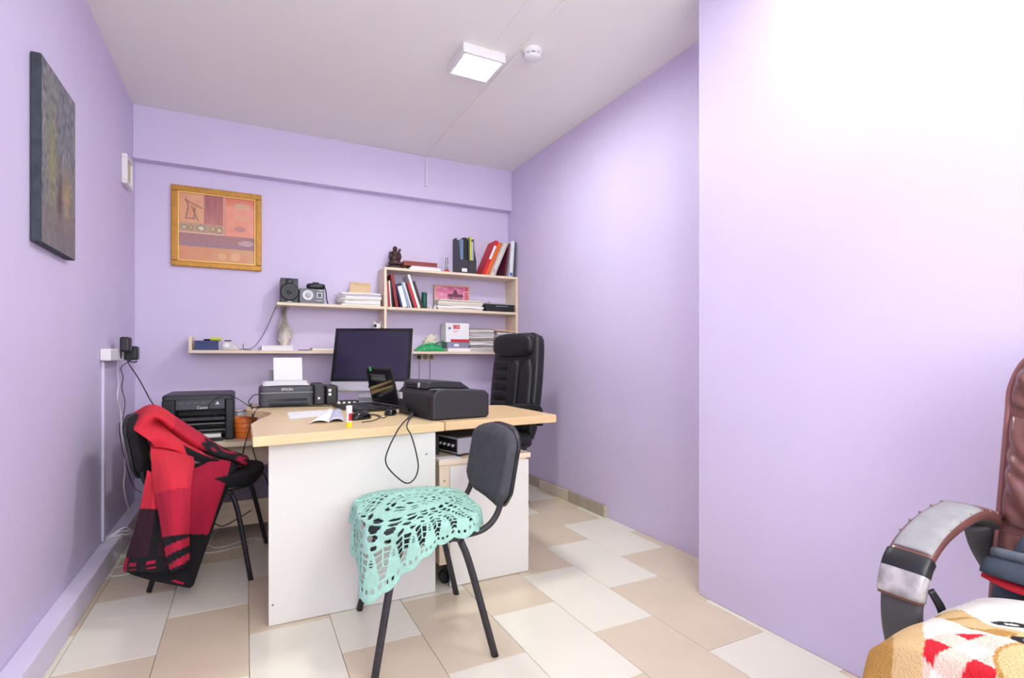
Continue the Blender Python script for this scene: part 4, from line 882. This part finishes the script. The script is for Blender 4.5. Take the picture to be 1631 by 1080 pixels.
# pen pot and cup on low table
p = PY(391, 699, 3.42); p.z = ZL
t = thing('pen_pot', 'orange ribbed pot with slots on the low table', 'pot', (p.x, p.y, ZL))
v, f = vlathe([(.05, .0008), (.056, .004), (.059, .05), (.062, .115), (.058, .118), (.054, .112), (.05, .01)], 28); finish('body', v, f, mat('orange plastic', 'ff8a3a', .4), t, world=False, smooth=True)
for k in range(3): tube('groove', [(.0605*math.cos(a_), .0605*math.sin(a_), .035+.026*k) for a_ in [2*PI*i/24 for i in range(24)]], .0016, mat('dark orange', 'b8500f', .6), t, 5, 2, closed=True, world=False)
v, f = vlathe([(.03, .0), (.036, .1), (.038, .15), (.034, .148)], 20, (p.x-.015, p.y+.105, ZL+.0005)); tag(finish('plastic_cup', v, f, m_white, smooth=True), 'white plastic cup behind the orange pot', 'cup')
# leads around the desk corner
cable([PD(345, 664, 2.85), PD(332, 648, 2.87), PD(345, 634, 2.9), PD(362, 629, 2.93), PD(380, 636, 2.95), PD(400, 648, 2.97), (.08, 3.28, ZT+.004)], 'black lead arching from the big printer to the inkjet printer', r=.0025)
cable([PD(372, 658, 2.9), PD(392, 654, 2.9), PD(410, 648, 2.95), (.09, 3.29, ZT+.004)], 'black lead stretched straight between the two left printers', r=.0025)
cable([(.07, 3.28, ZT+.006), PD(406, 656, 2.8), PD(400, 675, 2.7), PD(392, 700, 2.65), PD(388, 718, 2.62), PD(382, 745, 2.75)], 'black lead dropping past the corner desk edge onto the chair side', r=.0028)
cable([PD(400, 642, 2.93), PD(404, 690, 2.66), PD(403, 715, 2.75), PD(412, 742, 2.85), PD(424, 762, 2.95), PD(432, 790, 3.0)], 'black lead hanging behind the left edge of the desk panel', r=.0028)
cable([PD(400, 648, 2.9), PD(396, 640, 2.93), PD(404, 630, 2.95), PD(412, 628, 2.98)], 'short black lead curling into the left side of the inkjet printer', r=.0025)
cable([PD(330, 825, 2.85), PD(352, 838, 2.88), PD(375, 828, 2.9), PD(392, 818, 2.92), PD(400, 813, 2.92)], 'black lead with a small plug dangling by the foot rail of the low table', r=.003)
# ================================================================== VISITOR CHAIRS
def visitor_chair(loc, rz, label, fab, tub, prefix):
    t = thing('visitor_chair', label, 'chair', (loc[0], loc[1], 0), rz)
    v, f = vell((.03, 0, .445), (.192, .228, .03), .35, .62, 40, 12); finish('seat', v, f, fab, t, world=False, smooth=True)
    v, f = vell((.03, 0, .412), (.18, .213, .012), .3, .62, 36, 6); finish('seat_shell', v, f, m_blk, t, world=False, smooth=True)
    for sy in (-1, 1):
        y = .19*sy
        tube('leg', [(.21, .252*sy, .0005), (.15, .21*sy, .3), (.118, .19*sy, .388)], .0095, tub, t, 10, 6, world=False, ry=.0135)
        tube('leg', [(-.19, .252*sy, .0005), (-.115, .21*sy, .3), (-.085, .19*sy, .388)], .0095, tub, t, 10, 6, world=False, ry=.0135)
        tube('side_rail', [(.12, y, .385), (.09, y, .396), (-.055, y, .396), (-.087, y, .385)], .0095, tub, t, 10, 4, world=False)
        tube('back_support', [(.03, .15*sy, .396), (-.1, .168*sy, .396), (-.18, .178*sy, .415), (-.228, .178*sy, .47), (-.245, .178*sy, .56)], .011, tub, t, 10, 6, world=False)
    tube('cross_bar', [(.07, -.19, .392), (.07, .19, .392)], .0095, tub, t, 10, world=False)
    tube('cross_bar', [(-.05, -.19, .392), (-.05, .19, .392)], .0095, tub, t, 10, world=False)
    # backrest: rounded top, tapered lower corners, leaning back
    def hw(s):   # half width along height s 0..1
        if s < .22: return .145+.07*(s/.22)**.8
        if s > .72: return .215*max(0.0, 1-((s-.72)/.30)**2.4)**.5+.005
        return .215
    rings = []
    for i in range(25):
        s = i/24; z = .475+.277*s; x = -.228-.05*s
        tk = .024*(1-abs(2*s-1)**8)+.006
        rings.append([(x+p[0]-.03*(1-(p[1]/.22)**2)*.6, p[1], z) for p in sring(tk, max(.01, hw(s)), .45, 32)])
    v, f = vloft(rings); finish('backrest', v, f, fab, t, world=False, smooth=True)
    rings = []
    for i in range(25):
        s = i/24; z = .473+.281*s; x = -.252-.05*s; tk = .012
        rings.append([(x+p[0]-.018*(1-(p[1]/.22)**2), p[1], z) for p in sring(tk, max(.012, hw(s)+.003), .45, 32)])
    v, f = vloft(rings); finish('backrest_shell', v, f, m_blk, t, world=False, smooth=True)
    return t
cF = visitor_chair((.59, 1.885), math.radians(174.3), 'charcoal fabric visitor chair with dark tube legs, under the mint shawl', m_fabric, m_tube, 'f')
cL = visitor_chair((-.148, 2.955), math.radians(-9), 'black fabric visitor chair under the red blanket by the left wall', m_fabk, m_tubek, 'l')
# ------------------------------------------------------------------ mint crochet shawl on the front chair
Mx = MW[cF.name]
NR, NT = 100, 624
ctr = Vector((.035, .015))
def seat_edge(p):
    """signed overhang beyond the rounded seat outline"""
    qx = abs(p.x-.03)-.062; qy = abs(p.y)-.098
    return math.hypot(max(qx, 0), max(qy, 0))+min(max(qx, qy), 0)-.13
def rmax(th):
    c = math.cos(th-math.radians(45))
    r = .288+.19*max(0, c)**7-.02*max(0, math.cos(th+2.2))**4
    return r+.013*abs(math.sin(th*13))
def shawl(rr, th):
    R = rmax(th); r = rr*R
    p = ctr+Vector((r*math.cos(th), r*math.sin(th)))
    e = seat_edge(p)
    if e <= 0:
        z = .4775-.006*max(0, 1+e/.05)**2+.006*nz(p.x*14, p.y*14, 2)+.016*max(0, min(1, -e/.12))
        return Vector((p.x, p.y, z+.002))
    # clamp to the seat outline then hang
    d = Vector((math.cos(th), math.sin(th)))
    lo_, hi_ = 0, r
    for _ in range(14):
        m_ = (lo_+hi_)/2
        if seat_edge(ctr+d*m_) > 0: hi_ = m_
        else: lo_ = m_
    q = ctr+d*lo_; L = r-lo_
    # direction outwards = gradient
    g = Vector((seat_edge(q+Vector((.002, 0)))-seat_edge(q-Vector((.002, 0))), seat_edge(q+Vector((0, .002)))-seat_edge(q-Vector((0, .002))))).normalized()
    k = min(1, L/.05)
    outw = .012+.012*min(1, L/.03)+.014*math.sin(th*9+1)*min(1, L/.08)+.03*L
    zz = .4745-max(0, L-.012)*.96-.006*k
    return Vector((q.x+g.x*outw, q.y+g.y*outw, zz))
def hole(rr, th):
    R = rmax(th)/.36
    # rows of oval eyelets: (r0, r1, count, fill)
    for r0, r1, n, fl, ph in ((.09, .15, 9, .7, 0), (.2, .255, 14, .76, .5), (.265, .315, 16, .72, 0), (.42, .475, 24, .8, .5), (.485, .54, 26, .76, 0), (.55, .59, 30, .66, .5), (.62, .65, 40, .55, .0)):
        if r0 < rr < r1:
            a = (th/(2*PI)*n+ph) % 1-.5; b = (rr-(r0+r1)/2)/((r1-r0)/2)
            return (a/(.5*fl))**2+b*b < 1
    # pineapple band
    n = 26; a = (th/(2*PI)*n) % 1
    if .66 < rr < .9:
        s = (rr-.66)/.24; c = abs(a-.5)*2        # 0 at fan centre, 1 between fans
        fan = .16+.62*s
        if c < fan-.06: 
            return ((rr*52) % 1) < .32 and c < fan-.22 and s < .45
        if c > fan+.05:
            w_ = (s*5) % 1
            return .14 < w_ < .88 and not (abs(c-1) < .06 and s < .6)
        return False
    if .905 < rr < .945:
        a = (th/(2*PI)*90) % 1; return .3 < a < .75
    return False
v = []; f = []
for i in range(NR+1):
    rr = max(.004, i/NR)
    for k in range(NT): v.append(shawl(rr, 2*PI*k/NT))
for i in range(NR):
    for k in range(NT):
        if not hole((i+.5)/NR, 2*PI*(k+.5)/NT): f.append((i*NT+k, i*NT+(k+1) % NT, (i+1)*NT+(k+1) % NT, (i+1)*NT+k))
o = finish('crochet_shawl', [Mx @ p for p in v], f, mat('mint crochet cotton', 'aadccc', .9, var=.12, vscale=60, bump=.7, bscale=420), None, smooth=True, solid=.0045)
tag(o, 'mint green crocheted shawl draped over the seat of the front chair', 'shawl')
# ------------------------------------------------------------------ red blanket over the left chair
RED, CRI, BLK, MAR = rgb(238, 52, 70), rgb(190, 24, 64), rgb(20, 20, 26), rgb(58, 22, 36)
def cr(x, y, d): return PD(180+x/3.485, 640+y/3.485, d)       # crop pixel + depth along the view
BV, BF, BC = [], [], []
def patch(rows, colf, nu=84, nv=110, amp=.004, th=.007):
    cols_ = [crom(r, 8) for r in rows]
    n = min(len(c) for c in cols_)
    def at(u, v):
        pts = []
        for c in cols_:
            x = u*(len(c)-1); i = min(int(x), len(c)-2); pts.append(c[i].lerp(c[i+1], x-i))
        fine = crom(pts, 6); x = v*(len(fine)-1); i = min(int(x), len(fine)-2); p = fine[i].lerp(fine[i+1], x-i)
        return p+FW*(amp*nz(u*4, v*4, len(BV) % 7)+amp*.5*nz(u*9, v*9, 3))
    v, f = vgrid(at, nu, nv); cl = [colf(i/nu, j/nv) for j in range(nv+1) for i in range(nu+1)]
    # normals for thickness
    me = bpy.data.meshes.new('tmp'); me.from_pydata([tuple(p) for p in v], [], f); me.update(); nn = [Vector(q.normal) for q in me.vertices]; bpy.data.meshes.remove(me)
    k = len(BV); N = len(v)
    BV.extend([p+q*th/2 for p, q in zip(v, nn)]); BV.extend([p-q*th/2 for p, q in zip(v, nn)]); BC.extend(cl+cl)
    BF.extend([tuple(i+k for i in q) for q in f]); BF.extend([tuple(i+k+N for i in reversed(q)) for q in f])
    W1 = nu+1
    rim = list(range(W1))+[j*W1+nu for j in range(1, nv+1)]+[nv*W1+i for i in range(nu-1, -1, -1)]+[j*W1 for j in range(nv-1, 0, -1)]
    for i in range(len(rim)):
        a_, b_ = rim[i], rim[(i+1) % len(rim)]; BF.append((k+a_, k+a_+N, k+b_+N, k+b_))
def tint(c, u, v): return mix(c, mix(c, (0, 0, 0, 1), .25), .5+.5*nz(u*40, v*60, 8))
# rear left flap: red top, dark check, black hem
def c2(u, v):
    if v < .30: c = RED if (u*3) % 1 < .8 else mix(RED, CRI, .6)
    elif v < .66: c = BLK if (.42 < u < .6) else MAR
    elif v < .86:
        g = int((v-.66)/.05); on = (g % 2 == 0)
        c = BLK
        if g % 2 == 1 and ((.10 < u < .24) or (.42 < u < .56) or u > .8): c = CRI
        elif g % 2 == 0: c = BLK if u < .7 else MAR
        if u < .06: c = CRI
    else: c = BLK
    return tint(c, u, v)
patch([[cr(190, 380, 2.22), cr(230, 400, 2.22), cr(300, 410, 2.24), cr(330, 420, 2.26)],
       [cr(160, 560, 2.19), cr(220, 560, 2.17), cr(280, 570, 2.2), cr(340, 580, 2.24)],
       [cr(110, 750, 2.17), cr(190, 755, 2.13), cr(270, 770, 2.15), cr(350, 790, 2.2)],
       [cr(62, 915, 2.17), cr(160, 905, 2.11), cr(270, 890, 2.12), cr(360, 900, 2.17)],
       [cr(85, 945, 2.19), cr(170, 940, 2.13), cr(280, 950, 2.12), cr(370, 960, 2.18)]], c2)
# right flap: crimson then black, black border to the right
def c3(u, v):
    if u > .80: c = BLK
    elif v < .60-.05*u: c = CRI
    else: c = BLK
    if v > .84 and .1 < u < .5 and int((v-.84)/.035) % 2 == 0: c = CRI
    return tint(c, u, v)
patch([[cr(400, 380, 2.36), cr(470, 365, 2.40), cr(560, 325, 2.46), cr(640, 330, 2.48), cr(690, 360, 2.49)],
       [cr(400, 480, 2.25), cr(460, 480, 2.28), cr(530, 470, 2.34), cr(610, 460, 2.38), cr(650, 440, 2.42)],
       [cr(400, 650, 2.21), cr(440, 660, 2.23), cr(490, 670, 2.27), cr(540, 680, 2.30), cr(575, 640, 2.34)],
       [cr(385, 850, 2.19), cr(410, 870, 2.20), cr(440, 880, 2.22), cr(480, 880, 2.25), cr(500, 850, 2.28)],
       [cr(300, 985, 2.17), cr(340, 1000, 2.17), cr(390, 1015, 2.18), cr(425, 1030, 2.2), cr(445, 1015, 2.22)]], c3)
# black hem across the bottom
patch([[cr(100, 900, 2.20), cr(200, 900, 2.18), cr(300, 920, 2.17), cr(420, 930, 2.19)],
       [cr(95, 945, 2.20), cr(200, 960, 2.18), cr(310, 985, 2.17), cr(430, 1000, 2.19)],
       [cr(100, 952, 2.21), cr(205, 985, 2.19), cr(320, 1010, 2.18), cr(428, 1034, 2.19)]], lambda u, v: tint(BLK, u, v), 30, 10)
# main panel: red, crimson, stripes
def c1(u, v):
    if v < .50-.03*u: c = RED if (u < .9) else mix(RED, CRI, .4)
    elif v < .76: c = mix(CRI, RED, .25)
    else:
        s = (v-.76+.045*u)/.062; c = BLK if int(s) % 2 == 0 else mix(CRI, RED, .2)
        if v > .975: c = BLK
    return tint(c, u, v)
patch([[cr(205, 225, 2.35), cr(280, 245, 2.36), cr(360, 275, 2.37), cr(445, 310, 2.38)],
       [cr(212, 300, 2.27), cr(290, 310, 2.26), cr(370, 330, 2.27), cr(450, 355, 2.30)],
       [cr(222, 430, 2.19), cr(290, 425, 2.15), cr(360, 425, 2.16), cr(435, 430, 2.20)],
       [cr(252, 600, 2.14), cr(310, 590, 2.10), cr(370, 580, 2.11), cr(425, 580, 2.15)],
       [cr(285, 790, 2.11), cr(330, 780, 2.07), cr(375, 775, 2.08), cr(420, 770, 2.12)],
       [cr(325, 950, 2.10), cr(360, 930, 2.06), cr(390, 915, 2.07), cr(420, 895, 2.11)]], c1)
# hump over the backrest and sheet running across the seat
def c4(u, v):
    c = RED
    if u > .72: c = BLK if nz(u*16, v*8, 4) < .12 else CRI
    elif u > .5: c = mix(RED, CRI, .55) if v < .5 else RED
    if v > .82 and u > .45: c = BLK
    return tint(c, u, v)
patch([[cr(120, 60, 2.50), cr(200, 20, 2.52), cr(260, 30, 2.52), cr(340, 80, 2.54), cr(470, 165, 2.58), cr(600, 250, 2.62), cr(740, 300, 2.62)],
       [cr(105, 120, 2.40), cr(180, 40, 2.44), cr(255, 35, 2.44), cr(340, 90, 2.46), cr(460, 180, 2.50), cr(590, 265, 2.54), cr(755, 320, 2.56)],
       [cr(110, 150, 2.30), cr(180, 90, 2.32), cr(250, 85, 2.36), cr(330, 140, 2.40), cr(440, 215, 2.44), cr(570, 290, 2.48), cr(745, 345, 2.52)],
       [cr(150, 180, 2.29), cr(200, 150, 2.33), cr(262, 115, 2.44), cr(320, 165, 2.46), cr(430, 240, 2.47), cr(560, 305, 2.50), cr(720, 360, 2.53)],
       [cr(200, 215, 2.28), cr(260, 190, 2.31), cr(330, 205, 2.36), cr(400, 245, 2.39), cr(480, 285, 2.43), cr(570, 320, 2.46), cr(700, 365, 2.50)],
       [cr(230, 250, 2.31), cr(300, 260, 2.32), cr(370, 280, 2.35), cr(430, 315, 2.39), cr(500, 340, 2.43), cr(580, 350, 2.47), cr(690, 370, 2.51)]], c4, 60, 40)
v, f = vgrid(lambda u, v: PD(218+18*u+6*v, 690+8*u+62*v, 2.40+.01*math.sin(v*9)), 6, 16); tag(finish('knit_cloth', v, f, mat('beige knit', 'd5c3a4', .95, bump=.5, bscale=300), None, smooth=True, solid=.006), 'strip of beige knit cloth between the chair back and the red blanket', 'cloth')
o = finish('wool_blanket', BV, BF, m_wool, None, smooth=True, cols=BC)
tag(o, 'red, crimson and black checked wool blanket draped over the left chair', 'blanket')
# ================================================================== BLACK LEATHER OFFICE CHAIR
def five_star(t, m, z=.06, r=.3, a0=.3):
    for k in range(5):
        a_ = 2*PI*k/5+a0; d = Vector((math.cos(a_), math.sin(a_), 0))
        l = tube('base_arm', [Vector((0, 0, .115)), d*r*.5+Vector((0, 0, .1)), d*r+Vector((0, 0, .07))], lambda s: .022-.008*s, m, t, 8, 4, world=False)
        n_ = Vector((-d.y, d.x, 0))
        for s in (-.014, .014):
            v, f = vtube([d*r+n_*(s-.009)+Vector((0, 0, .0275)), d*r+n_*(s+.009)+Vector((0, 0, .0275))], .027, 14, smoothp=False); finish('caster', v, f, m_blk, l, world=False, smooth=False)
    tube('gas_lift', [(0, 0, .1), (0, 0, .4)], .027, m_tubek, t, 14, world=False)
fdir = math.atan2(-.28, -.96)
oc = Vector((1.475, 3.26, 0))
t = thing('office_chair', 'tall black leather office chair behind the side desk', 'office chair', oc, fdir)
five_star(t, m_blk, r=.25, a0=0)
v, f = vell((.02, 0, .455), (.25, .25, .055), .4, .4, 36, 14); finish('seat', v, f, m_leather, t, world=False, smooth=True)
def bx_(z): return -.215-.22*max(0, (z-.5))**1.0*.55
rings = []
for i in range(26):
    s = i/25; z = .46+.73*s; hwid = .235*(1-.10*abs(2*s-1)**2) if s < .93 else .22*(1-((s-.93)/.09)**2)**.5
    tk = .05*(1-abs(2*s-1)**10)+.008
    rings.append([(bx_(z)+p[0], p[1], z) for p in sring(tk, max(.03, hwid), .5, 36)])
v, f = vloft(rings); bk = finish('backrest', v, f, m_leather, t, world=False, smooth=True)
v, f = vell((bx_(1.1)+.045, 0, 1.10), (.055, .2, .085), .6, .45, 32, 16); finish('headrest', v, f, m_leather, t, world=False, smooth=True)
for k in range(6):
    z = .60+k*.072; v, f = vell((bx_(z)+.045, -.108, z), (.024, .09, .037), .8, .5, 28, 10); finish('rib', v, f, m_leather, bk, world=False, smooth=True)
for yc, wd in ((.035, .05), (.15, .062)):
    rings = []
    for i in range(18):
        s = i/17; z = .5+.52*s; e = max(.05, (1-abs(2*s-1)**6))
        rings.append([(bx_(z)+.045+p[0]*e, yc+p[1]*e, z) for p in sring(.036, wd, .7, 20)])
    v, f = vloft(rings); finish('bolster', v, f, m_leather, bk, world=False, smooth=True)
for yc in (-.018, .088, .215): tube('seam', [(bx_(z)+.05 if yc > .2 else bx_(z)+.072, yc, z) for z in (.55, .65, .75, .85, .95, 1.0)], .004, m_leath2, bk, 6, world=False)
for sy in (-1, 1):
    tube('armrest', [(-.22, sy*.27, .56), (-.2, sy*.285, .66), (-.13, sy*.29, .69), (.05, sy*.29, .69), (.15, sy*.29, .66), (.17, sy*.29, .56), (.12, sy*.28, .46), (0, sy*.262, .43), (-.1, sy*.25, .425)], .014, m_blkg, t, 10, 6, world=False, ry=.022)
    v, f = vell((-.02, sy*.29, .709), (.13, .026, .008), .5, .6, 24, 8); finish('arm_pad', v, f, m_leather, t, world=False, smooth=True)
# ================================================================== BROWN LEATHER CHAIR (right foreground)
bc = Vector((1.22, .27, 0))
t = thing('brown_office_chair', 'worn brown leather office chair with patched armrest', 'office chair', bc, PI)
five_star(t, m_blk)
L = lambda X, Y, Z: Vector((bc.x-X, bc.y-Y, Z))       # world -> local of the turned chair
def lw(pts): return [L(*p) for p in pts]
v, f = vell((.02, 0, .455), (.25, .245, .045), .35, .35, 36, 14); finish('seat', v, f, m_brown, t, world=False, smooth=True)
def bX(z): return 1.37+.19*(z-.48)*1.0 + .05*max(0, (z-.9))
HB = .262
rings = []
for i in range(30):
    s = i/29; z = .44+.64*s
    hwid = HB if s < .8 else HB-.11*((s-.8)/.2)**2.2
    tk = .045*(1-abs(2*s-1)**12)+.012
    rings.append([L(bX(z)+.045+p[0], .27+p[1], z) for p in sring(tk, hwid, .4, 40)])
v, f = vloft(rings); bk = finish('backrest', v, f, m_brown, t, world=False, smooth=True)
# puffed front cushions with gathered creases
def puff(z0, z1, name):
    def fn(u, v):
        z = z0+(z1-z0)*v; hwid = (HB if z < .95 else HB-.1*max(0, (z-.95)/.13)**2)-.012
        y = .27+hwid*(2*u-1)
        e = (1-abs(2*u-1)**22)*(1-abs(2*v-1)**5)
        w_ = 1-abs(2*u-1); g = .009*math.sin(v*30+w_*34+1.5*math.sin(v*11))*math.exp(-w_*5)*e+.004*math.sin(u*30+v*9)*e
        return L(bX(z)+.006-.034*e-g, y, z)
    v, f = vgrid(fn, 70, 34); finish(name, v, f, m_brown, bk, world=False, smooth=True)
puff(.50, .66, 'cushion'); puff(.655, .90, 'cushion'); puff(.895, 1.07, 'cushion')
for sy in (-1, 1): tube('piping', [L(bX(z)+.008, .27+sy*(HB-.008 if z < .95 else HB-.008-.1*((z-.95)/.13)**2), z) for z in (.48, .6, .7, .8, .9, .95, 1.0, 1.04, 1.07)], .006, m_brown2, bk, 8, world=False)
mb = MB()
for k in range(46):
    z = .5+k*.0118; y = .27+(HB-.024 if z < .95 else HB-.024-.1*((z-.95)/.13)**2)
    mb.add(vell(L(bX(z)+.003, y, z), (.0016, .0012, .003), nu=6, nv=5))
mb.go('stitching', mat('pale thread', 'c9a9a5', .8), bk, world=False)['kind'] = 'stuff'
# armrests: arched bands
path = [(1.44, .60), (1.425, .645), (1.385, .676), (1.32, .69), (1.235, .678), (1.165, .652), (1.118, .612), (1.10, .56), (1.103, .50), (1.125, .44), (1.16, .405)]
def band(pts, Y, th, wd, name, m, parent, off=0):
    P = crom([(x, Y, z) for x, z in pts], 6)
    rings = []
    for i, p in enumerate(P):
        a_ = P[max(0, i-1)]; b_ = P[min(len(P)-1, i+1)]; tt = (b_-a_).normalized(); n_ = Vector((-tt.z, 0, tt.x))
        if n_.z < 0 and i < len(P)*.5: n_ = -n_
        nn_ = Vector((tt.z, 0, -tt.x)); 
        rings.append([L(*(p+nn_*(q[0]+off)+Vector((0, q[1], 0)))) for q in sring(th, wd, .5, 20)])
    v, f = vloft(rings); return finish(name, v, f, m, parent, world=False, smooth=True)
m_patch = mat('grey felt patch', '98989a', .85, var=.12, vscale=30, bump=.3, bscale=200)
m_tape = mat('shiny clear tape', 'b9b6b6', .12, .2, var=.5, vscale=30)
m_armk = mat('matt black arm', '4a4a4e', .55, var=.08, vscale=20)
for Y in (.55, -.01):
    ar = band(path, Y, .011, .034, 'armrest', m_armk, t)
    pd = band(path[1:8], Y, .014, .037, 'arm_pad', m_brown, ar, .006)
    if Y > .3:
        band(path[3:6]+[(1.14, .634)], Y-.002, .0155, .034, 'patch', m_patch, ar, .0085)
        band([(1.128, .624), (1.112, .598), (1.102, .565)], Y, .0165, .039, 'tape', m_tape, ar, .0065)
        band([(1.136, .63), (1.124, .618), (1.117, .606)], Y, .0175, .0395, 'black_tape', m_blk, ar, .0065)
        mb = MB()
        for k in range(8):
            q = crom([(x, Y, z) for x, z in path[2:7]], 4)[k*2]; mb.add(vell(L(q.x, Y-.034, q.z+.016), (.003, .003, .003), nu=8, nv=6)); mb.add(vell(L(q.x, Y+.034, q.z+.018), (.003, .003, .003), nu=8, nv=6))
        mb.go('tack', m_dkwood, ar, world=False)['kind'] = 'stuff'
        for k in range(3): tube('tape_end', [L(1.118+.006*k, Y-.036, .585), L(1.135+.008*k, Y-.044, .55), L(1.14+.004*k, Y-.046, .52), L(1.15+.012*k, Y-.04, .495)], .0035, m_blk, ar, 6, world=False)
        tube('rear_bracket', [L(1.40, Y+.0, .655), L(1.425, Y, .61), L(1.445, Y-.01, .57), L(1.46, Y-.02, .54)], .012, m_armk, ar, 10, world=False, ry=.03)
        tube('seat_bracket', [L(1.15, Y-.01, .41), L(1.2, Y-.06, .415), L(1.25, Y-.1, .42)], .012, m_blk, ar, 8, world=False)
# plush throw with a dog print on the seat
def dogcol(u, v):
    W, T, RD, PK, K, DT = rgb(240, 236, 228), rgb(222, 190, 136), rgb(214, 26, 44), rgb(248, 208, 190), rgb(28, 26, 28), rgb(190, 144, 74)
    X = .89+.40*u; Y = -.02+.535*v
    n = nz(u*14, v*14, 3)
    a = (X-.94)*.78-(Y-.43)*.62; b = (X-.94)*.62+(Y-.43)*.78
    c = W
    ed = -.006+.49*b+.004*n
    if b < .03-.3*max(0, a-.03):
        i, j = math.floor((a+.45*b)/.032+.2), math.floor((b-.3*a)/.034+.35)
        c = RD if (i % 2 == 0 and j % 2 == 0) else (W if (i+j) % 2 == 0 else PK)
    d = (a-.115)**2/.06**2+(b+.075)**2/.062**2
    if seg_d(a, b, (.095, .125), (.09, .045)) < .02 or seg_d(a, b, (.09, .045), (.16, -.03)) < .02: c = DT if n > .15 else T
    if d < 1: c = T
    elif d < 1.18: c = DT
    for cx, cy in ((.142, .056), (.128, -.008)):
        dx, dy = a-cx, b-cy; e = ((dx*.85-dy*.5)/.024)**2+((dy*.85+dx*.5)/.012)**2
        if e < 1: c = K
        if e < .15: c = W
    if a < ed: c = T if a > ed-.045 else DT
    return mix(c, mix(c, (0, 0, 0, 1), .12), .5+.5*n)
def throw(u, v):
    # u along the seat front->back in X, v along Y from near to far
    X = .89+.40*u; Y = -.02+.535*v
    e = (1-abs(2*v-1)**3.2)*(1-abs(2*min(1, max(0, u*.86+.07))-1)**3)
    z = .509+.088*max(0, e)**.55*(.8+.25*u)+.006*nz(u*5, v*5, 1)
    if u < .12: z -= (.12-u)*.9
    return (X, Y, z)
v, f = vgrid(throw, 180, 200)
o = finish('plush_throw', v, f, m_plush, None, smooth=True, cols=[dogcol(i/180, j/200) for j in range(201) for i in range(181)], solid=.012)
tag(o, 'fluffy throw with a tan dog and red gingham print on the brown chair', 'throw')
# bag with red piping behind the throw
t = thing('shoulder_bag', 'grey blue fabric bag with red trim leaning on the brown chair back', 'bag', (1.34, .36, .51))
m_bag = mat('slate fabric', '3e4856', .85, var=.12, vscale=40, bump=.3, bscale=300)
v, f = vloft([[(1.335+dx+p[0], .36+p[1], z) for p in sring(a_, b_, .6, 28)] for z, dx, a_, b_ in ((.512, -.02, .025, .13), (.525, -.02, .032, .14), (.57, -.012, .03, .135), (.62, .0, .026, .12), (.67, .008, .02, .1), (.70, .012, .008, .08))]); finish('body', v, f, m_bag, t, smooth=True)
tube('red_trim', [(1.29, .50, .592), (1.28, .45, .584), (1.277, .38, .586), (1.279, .28, .592), (1.287, .23, .6)], .010, mat('red trim', 'c4182c', .7), t, 8, ry=.006)
v, f = vloft([[(1.295+dx+p[0], .385+p[1], z) for p in sring(a_, b_, .6, 24)] for z, dx, a_, b_ in ((.598, -.008, .024, .12), (.606, -.004, .028, .12), (.622, .004, .026, .115), (.632, .012, .01, .1))]); finish('flap', v, f, m_bag, t, smooth=True)
tube('roll', [(1.298, .49, .636), (1.296, .4, .638), (1.298, .28, .638)], .010, mat('slate strap', '59616c', .7), t, 10)
tube('shoulder_strap', [(1.335, .30, .71), (1.31, .30, .68), (1.28, .295, .64), (1.262, .29, .62), (1.25, .285, .612)], .005, mat('light grey strap', '9aa0aa', .6), t, 8, ry=.018)
